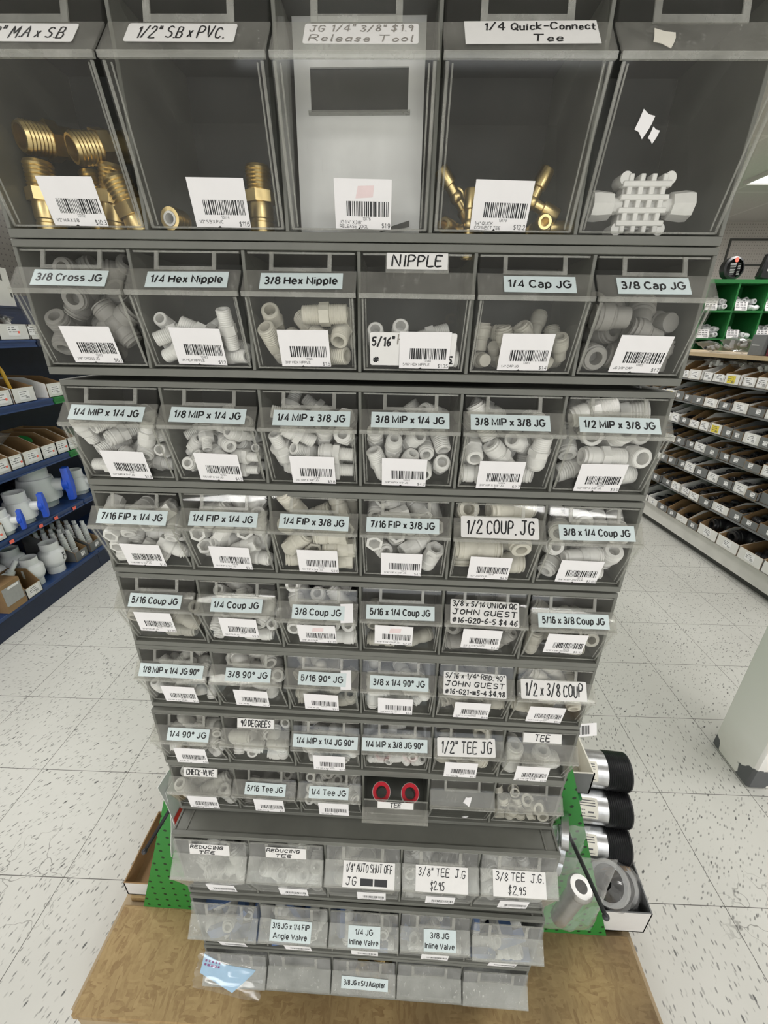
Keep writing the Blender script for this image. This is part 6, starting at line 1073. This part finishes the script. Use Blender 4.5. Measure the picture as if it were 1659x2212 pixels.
# --- white ball valves on the second shelf
def ball_valve(x, y, z, s, rz, label):
    t = thing('ball_valve', label, 'valve', (0, 0, 0), (0, 0, 0)); t.matrix_world = LM @ Matrix.Translation((x, y, z)) @ rotm(rz, 'Z') @ Matrix.Scale(s, 4)
    mb = MB(); mb.lathe([(0, .070), (.035, .070), (.036, .094), (.050, .096), (.105, .084), (.150, .074), (.152, .062), (.215, .062), (.215, .050), (.05, .048), (.05, .0)], 40, closed=False, M=rotm(-90, 'Y')); mb.build('body', MATS['pvc'], t)
    mb = MB(); mb.lathe([(.055, .046), (.075, .034), (.122, .030), (.122, 0)], 24, closed=False, M=Matrix.Translation((0, 0, .105)) @ rotm(-90, 'Z')); mb.build('neck', MATS['pvc'], t)
    mb = MB(); n = 10; L = []
    for k in range(n): a = -1+2*k/(n-1); wd = .030*(1-.45*abs(a))+.004; L.append((a*.085, wd))
    pts = [(-z_, wd) for z_, wd in L]
    poly = [(wd, zz) for zz, wd in L]+[(-wd, zz) for zz, wd in reversed(L)]
    vs = [(px, -.122-.006*math.cos(pz*14), pz+.105) for px, pz in poly]+[(px*.8, -.150-.006*math.cos(pz*14), pz+.105) for px, pz in poly]; k = len(poly)
    mb.add(vs, [tuple(range(k-1, -1, -1)), tuple(range(k, 2*k))]+[(i, (i+1) % k, k+(i+1) % k, k+i) for i in range(k)]); mb.lathe([(.118, .036), (.142, .036), (.148, .026), (.148, 0)], 20, closed=False, M=Matrix.Translation((0, 0, .105)) @ rotm(-90, 'Z'))
    mb.build('handle', MATS['valve_blue'], t); return t
ball_valve(2.155, .165, .471, 1.12, 22, 'largest white ball valve with an upright blue handle, on the second blue shelf')
ball_valve(1.925, .085, .471, .78, 24, 'white ball valve with a broad blue handle, between a larger and a smaller valve')
ball_valve(1.785, .060, .471, .60, 28, 'smallest white ball valve with a blue handle, beside the carton at the shelf edge')
ball_valve(2.365, .10, .471, .70, 20, 'white ball valve half hidden by the bin cabinets, past the largest valve')
shelf_box(LM, 1.690, .004, .471, .10, .25, .075, .16, 'card_white', 'card_brown', [(LO[0], 0, .036)], 'white-fronted brown carton next to the smallest blue-handled valve')
t = thing('dark_elbow', 'dark grey pipe elbow lying behind the largest white ball valve', 'pipe fitting', lp(2.30, .38, .475+.11)); mb = f_elbow(.045, .14); mb.build('body', MATS['abs_black'], t)
MB().box2((-.04, -.04, -.11), (.04, .04, -.075)).build('foot', MATS['card_brown'], t)
# --- base deck: big couplings, cartons of barbed fittings
def big_coupling(x, y, r, hgt, label, mk=True):
    t = thing('pvc_coupling', label, 'pipe coupling'); t.matrix_world = LM @ Matrix.Translation((x, y, .1225))
    h = hgt; mb = MB(); mb.lathe([(0, r*.70), (h*.22, r*.72), (h*.25, r*.80), (h*.36, r*.97), (h*.40, r), (h*.68, r), (h*.72, r*.92), (h*.78, r*.72), (h, r*.72), (h, r*.60), (h*.3, r*.58), (h*.3, 0)], 40, closed=False, M=rotm(-90, 'Y')); mb.build('body', MATS['pvc'], t)
    if mk:
        mb = MB()
        for i, (a0, zz, w_, hh) in enumerate(((-100, .62, .30, .012), (-98, .54, .24, .010), (-100, .47, .10, .022), (-78, .47, .08, .016))):
            vs = []
            for k in range(5): a = R(a0+math.degrees(w_)*k/4+10); vs += [(r*1.004*math.cos(a), r*1.004*math.sin(a), zz*h-hh/2), (r*1.004*math.cos(a), r*1.004*math.sin(a), zz*h+hh/2)]
            mb.add(vs, [(2*k, 2*k+2, 2*k+3, 2*k+1) for k in range(4)])
        mb.build('print', MATS['ink_grey'], t, fix=False)
    return t
big_coupling(2.005, .070, .062, .185, 'larger white pipe coupling with black print, on the base deck of the blue shelving')
big_coupling(1.865, .075, .056, .165, 'smaller white pipe coupling on the base deck, next to the carton at the frame edge', False)
big_coupling(1.93, .235, .060, .180, 'white pipe coupling standing behind the larger one, in the shade', False)
big_coupling(1.80, .235, .060, .170, 'white pipe coupling in the shade behind the smaller one', False)
BF = MB()
pr = [(0, 0), (0, .019), (.05, .019), (.052, .016)]
for k in range(7): pr += [(.054+.014*k, .0135), (.060+.014*k, .0165), (.066+.014*k, .0160), (.067+.014*k, .0130)]
pr += [(.152, .011), (.180, .011), (.180, .007), (.06, .007), (.06, 0)]
BF.lathe(pr, 16, closed=False, M=rotm(-90, 'Y')); BFM = BF.mesh('barbed_fitting', mm('pvc'))
for bx, lb in ((2.150, 'grey-fronted carton of white ribbed fittings next to the larger coupling'), (2.275, 'grey-fronted carton of white ribbed fittings at the end of the base deck')):
    shelf_box(LM, bx, .020, .122, .100, .30, .058, .17, 'card_grey', 'card_brown', [(LS[0], .01, .030)], lb, slope=.8)
    for i in range(4):
        for j in range(2):
            o = obj('barbed_fitting', BFM); o.matrix_world = LM @ Matrix.Translation((bx-.024+.046*j, .075+.058*i, .1265)) @ rotm(-3+2*j, 'Y') @ rotm(2*i-3, 'X')
            tag(o, 'white ribbed fitting standing in the %s' % ('carton next to the larger coupling' if bx < 2.2 else 'carton at the end of the base deck'), 'pipe fitting', 'ribbed fittings in carton %s' % ('by the coupling' if bx < 2.2 else 'at the deck end'))
shelf_box(LM, 1.765, -.004, .122, .095, .15, .06, .13, 'card_white', 'card_brown', [(LW[1], 0, .032)], 'white-fronted brown carton before the smaller white coupling')
t = thing('pvc_tee', 'white pipe fitting sticking out of the carton at the frame edge', 'pipe fitting'); t.matrix_world = LM @ Matrix.Translation((1.745, .10, .225)) @ rotm(50, 'Y') @ rotm(25, 'Z'); f_tee(.022, .095).build('body', MATS['pvc'], t)
MB().lathe([(-.1, .012), (-.04, .012), (-.04, 0)], 14, closed=False, M=rotm(-90, 'Y') @ rotm(180, 'Z')).build('tail', MATS['pvc'], t)
t = thing('carton', 'printed grey and brown carton standing at the frame edge of the base deck', 'box'); t.matrix_world = LM @ Matrix.Translation((1.655, -.006, .1225)); MB().box2((-.055, 0, 0), (.055, .2, .15)).build('body', MATS['card_brown'], t, bevel=.001)
MB().box2((-.050, -.001, .035), (.050, 0, .13)).build('print_panel', MATS['rubber_grey'], t); MB().box2((-.02, -.0016, .115), (.04, -.001, .127)).build('sticker', MATS['tag_white'], t)
# ------------------------------------------------------------------ shelving of black fittings
GR = Matrix.Translation((2.164, 2.059, 0)) @ rotm(-85.84, 'Z')
RZ = {'G': .176, 'F': .360, 'E': .530, 'D': .684, 'C': .828, 'B': .984, 'A': 1.140}
RN = {'G': 'base deck', 'F': 'second shelf up', 'E': 'third shelf up', 'D': 'fourth shelf up', 'C': 'fifth shelf up', 'B': 'sixth shelf up', 'A': 'ledge shelf'}
mats_r = dict(back='panel_dark', kick='deck_white', deck='deck_white', gap=.055)
SRt = shelf_unit('store_shelving', 'white-based shelving crowded with cartons of black pipe fittings, under a wooden ledge', GR, -1.95, .30, .42, [(RZ[k], 'card_grey') for k in 'FEDCBA'], RZ['G'], True, 1.29, mats_r, thick=.008, lip=.010)
MB().box2((-1.95, .0, 1.290), (.30, .46, 1.314)).build('ledge', MATS['wood_edge'], SRt, bevel=.002)
FITB = {'c': f_coupling(.026, .075).mesh('black_coupling', mm('abs_black')), 'e': f_elbow(.024, .070).mesh('black_elbow', mm('abs_black')), 't': f_tee(.022, .085).mesh('black_tee', mm('abs_black')), 'r': MB().lathe([(-.02, .040), (-.006, .042), (-.006, .048), (.02, .048), (.02, .036), (-.02, .034)], 28).mesh('black_hub', mm('abs_black')), 'L': f_elbow(.046, .13).mesh('black_elbow', mm('abs_black'))}
FNB = {'c': ('black_coupling', 'black pipe coupling'), 'e': ('black_elbow', 'black pipe elbow'), 't': ('black_tee', 'black pipe tee'), 'r': ('black_hub', 'black flanged pipe hub'), 'L': ('black_elbow', 'large black pipe elbow')}
ORDN = ['first', 'second', 'third', 'fourth', 'fifth', 'sixth', 'seventh', 'eighth', 'ninth', 'tenth', 'eleventh', 'twelfth', 'thirteenth', 'fourteenth', 'fifteenth', 'sixteenth']
rn = random.Random(77)
SPEC = {'A': 'wwwYwwwwwwww', 'B': 'wgwgwgggYwgg', 'C': 'gwggYwwgwwgg', 'D': 'wggggwggwggg', 'E': 'ggwgwgwgggwg', 'F': 'gggwgwwwgggg', 'G': 'WwWwgwggwwgg'}
for row, z in RZ.items():
    x = .06 if row == 'G' else -.12-.06*'FEDCBA'.index(row); i = 0
    while x > -1.62 and i < 13:
        w_ = {'G': rn.choice((.15, .17, .13)), 'F': rn.choice((.12, .14, .10))}.get(row, rn.choice((.085, .10, .12)))
        if row == 'G' and i > 3: w_ = rn.choice((.10, .12))
        ch = SPEC[row][i % 12]; hf = .058 if row != 'G' else (.072 if i < 4 else .05)
        om = 'card_white' if ch in 'wWY' else 'card_grey'
        lab = [(LY[i % 2], -.005, hf*.5)] if ch == 'Y' else ([(LW[i % 3], 0, hf*.52)] if om == 'card_white' else [(LS[i % 2], rn.uniform(-.02, .02), hf*.5)])
        if hf < .055: lab = [(LS[i % 2], 0, hf*.5)]
        fn = {'w': 'white-fronted', 'W': 'white-fronted', 'g': 'grey-fronted', 'Y': 'yellow-tagged white'}[ch]
        hb = rn.choice((.082, .095, .112)) if row != 'G' else .115
        if row != 'G': hf = rn.choice((.048, .055, .062))
        shelf_box(GR, x-w_/2, rn.choice((-.004, -.012, .004)) if row != 'G' else -.02, z, w_-.005, .30, hf, hb, om, rn.choice(('card_brown', 'card_brown', 'card_white')) if om == 'card_white' else 'card_brown', lab, '%s carton of fittings, %s from the near end of the %s' % (fn, ORDN[i], RN[row]), slope=rn.choice((.3, .45, .6)))
        n = rn.choice((3, 4, 4)) if row != 'A' else 0
        for j in range(n):
            kd = rn.choice('ccetr' if row not in 'G' else 'rLrc')
            if w_ < .095 and kd in 'rt': kd = 'c'
            if kd == 'r' and w_ < .118: kd = 'c'
            if kd == 'L' and (w_ < .14): kd = 'r' if w_ >= .118 else 'c'
            me = FITB[kd]; nmf, lbf = FNB[kd]; o = obj(nmf, me)
            st = .062 if kd != 'L' else .125
            rad = {'c': .0265, 'e': .030, 't': .030, 'r': .024, 'L': .060}[kd]
            yy = .060+.066*j if kd != 'L' else .085+.13*j
            if yy > .25: bpy.data.objects.remove(o); continue
            rot = {'c': rotm(rn.uniform(50, 130) if w_ < .10 else rn.uniform(0, 180), 'Z'), 'e': rotm(rn.uniform(-30, 30), 'Z') @ rotm(90, 'X'), 't': rotm(rn.uniform(-20, 20), 'Z') @ rotm(90, 'X'), 'r': rotm(rn.uniform(-20, 20), 'X') @ rotm(-90, 'Y'), 'L': rotm(rn.uniform(-20, 20), 'Z') @ rotm(90, 'X')}[kd]
            o.matrix_world = GR @ Matrix.Translation((x-w_/2+rn.uniform(-.1, .1)*w_*.4, yy, z+.004+rad+(.022 if j % 2 else .008))) @ rot
            tag(o, '%s in the %s carton on the %s' % (lbf, ORDN[i], RN[row]), 'pipe fitting', 'black fittings, %s carton, %s' % (ORDN[i], RN[row]))
        x -= w_; i += 1
for i, (x, y) in enumerate(((-.66, .11), (-.86, .13), (-1.04, .10))):
    bag_on(GR, x, y, RZ['A']+.105, (.13, .14, .05), 60+i, 'parts_bag', 'clear bag of small white parts under the ledge, %s from the near end' % ORDN[i])
for i, (x, w_, hh, lb) in enumerate(((-.90, .20, .07, 'tall shiny clear bag on the wooden ledge, next to the dark grey box'), (-1.12, .20, .045, 'flat shiny clear bag on the wooden ledge, before the green pigeonholes'))):
    bag_on(GR, x, .10, 1.314+hh*.75, (w_, .16, hh), 70+i, 'parts_bag', lb, 'rubber_grey')
t = thing('carton', 'dark grey box on the wooden ledge', 'box'); t.matrix_world = GR @ Matrix.Translation((-.725, .05, 1.3145)) @ rotm(-6, 'Z'); MB().box2((-.055, 0, 0), (.055, .12, .115)).build('body', MATS['card_grey'], t, bevel=.002); MB().box2((-.04, -.001, .055), (.02, 0, .059)).build('printed_line', MATS['tag_white'], t)
t = thing('carton', 'maroon box on the wooden ledge at the frame edge', 'box'); t.matrix_world = GR @ Matrix.Translation((-.58, .06, 1.3145)); MB().box2((-.075, 0, 0), (.075, .14, .165)).build('body', MATS['maroon'], t, bevel=.002); MB().box2((-.078, -.003, .155), (.078, .143, .170)).build('lid', MATS['maroon'], t)
# ------------------------------------------------------------------ green pigeonholes behind
cb = thing('pigeonhole_cabinet', 'green painted pigeonhole cabinet full of small white pipe fittings', 'cabinet', (2.545, 4.0, 1.172))
pw_, ph, nx, nz = .2465, .215, 5, 3
mb = MB(); mb.box2((-.01, .30, 0), (nx*pw_+.01, .312, nz*ph+.03)); mb.build('back', MATS['green_paint'], cb)
for j in range(nz+1): MB().box2((-.01, 0, j*ph), (nx*pw_+.01, .30, j*ph+(.014 if j < nz else .030))).build('shelf', MATS['green_paint'], cb)
for i in range(nx+1): MB().box2((i*pw_-.007, .003, .014), (i*pw_+.007, .298, nz*ph)).build('divider', MATS['green_paint'], cb)
t = thing('counter', 'plain brown counter under the green pigeonholes', 'counter', (2.52, 3.98, 0)); MB().box2((0, 0, 0), (1.35, .40, 1.171)).build('body', MATS['card_brown'], t)
WF = [f_tee(.021, .075).mesh('white_tee', mm('pvc')), f_elbow(.021, .062).mesh('white_elbow', mm('pvc')), f_coupling(.022, .060).mesh('white_coupling', mm('pvc'))]
WN = ['white_tee', 'white_elbow', 'white_coupling']; rn = random.Random(12)
CD = stick_label(.100, .070, 33, lines=3)
for i in range(4):
    for j in (1, 2):
        hn = '%s hole of the %s green row' % (ORDN[i], 'upper' if j == 2 else 'lower'); x0 = 2.545+i*pw_; z0 = 1.172+j*ph+.014
        o = obj('shelf_card', CD); o.matrix_world = Matrix.Translation((x0+.058, 3.9975, z0+.034)) @ rotm(78, 'X'); tag(o, 'white price card at the mouth of the %s' % hn, 'price card')
        cols = [(.045, .06), (.105, .055), (.165, .06), (.21, .05), (.06, .14), (.125, .15), (.19, .14), (.09, .225), (.165, .23)]
        for q in range(17 if (i, j) != (1, 1) else 10):
            k = rn.randrange(3); lay = 0 if q < 9 else 1; cx, cy = cols[q % 9]
            if lay: cx, cy = cols[q-9][0]+.015, cols[q-9][1]+.035
            o = obj(WN[k], WF[k]); o.matrix_world = Matrix.Translation((x0+max(.052, min(.192, cx)), 4.0+cy, z0+.026+.046*lay+.018*(cy > .1)+.02*(cy > .2))) @ Euler((rn.choice((1.57, 1.4)), rn.uniform(-.3, .3), rn.uniform(0, 6.28))).to_matrix().to_4x4()
            tag(o, '%s in the %s' % (WN[k].replace('_', ' pipe '), hn), 'pipe fitting', 'white fittings, %s' % hn)
t = thing('round_package', 'black round package with a red mark, standing on the green pigeonholes', 'package', (2.755, 4.10, 1.848), (R(-4), 0, R(8)))
mb = MB(); mb.lathe([(-.03, .075), (-.022, .092), (.022, .092), (.03, .075), (.03, 0), (-.03, 0)], 36, closed=False, M=Matrix.Translation((0, 0, .0865)) @ Matrix.Diagonal((1, 1, .94, 1)) @ rotm(90, 'Z')); mb.build('shell', MATS['abs_black'], t)
mb = MB(); mb.lathe([(0, 0), (0, .018), (.001, .018), (.001, 0)], 18, closed=False, M=Matrix.Translation((.0, -.0305, .145)) @ rotm(-90, 'Z')); mb.build('red_mark', MATS['orange_dot'], t)
mb = MB()
for k in range(8): mb.box((-.02, -.0308, .118-.011*k), (.055-.003*k, .001, .004)); mb.box((.034, -.0308, .115-.011*k), (.026, .001, .003))
mb.build('printed_text', MATS['rubber_grey'], t)
t = thing('black_package', 'black boxed package at the frame edge on the green pigeonholes', 'package', (3.02, 4.08, 1.848), (0, R(10), 0)); mb = MB(); mb.box2((-.07, -.03, .0), (.07, .03, .19)); mb.build('box', MATS['abs_black'], t, bevel=.012); MB().box2((-.03, -.0315, .06), (.05, -.030, .13)).build('window', MATS['rubber_grey'], t)
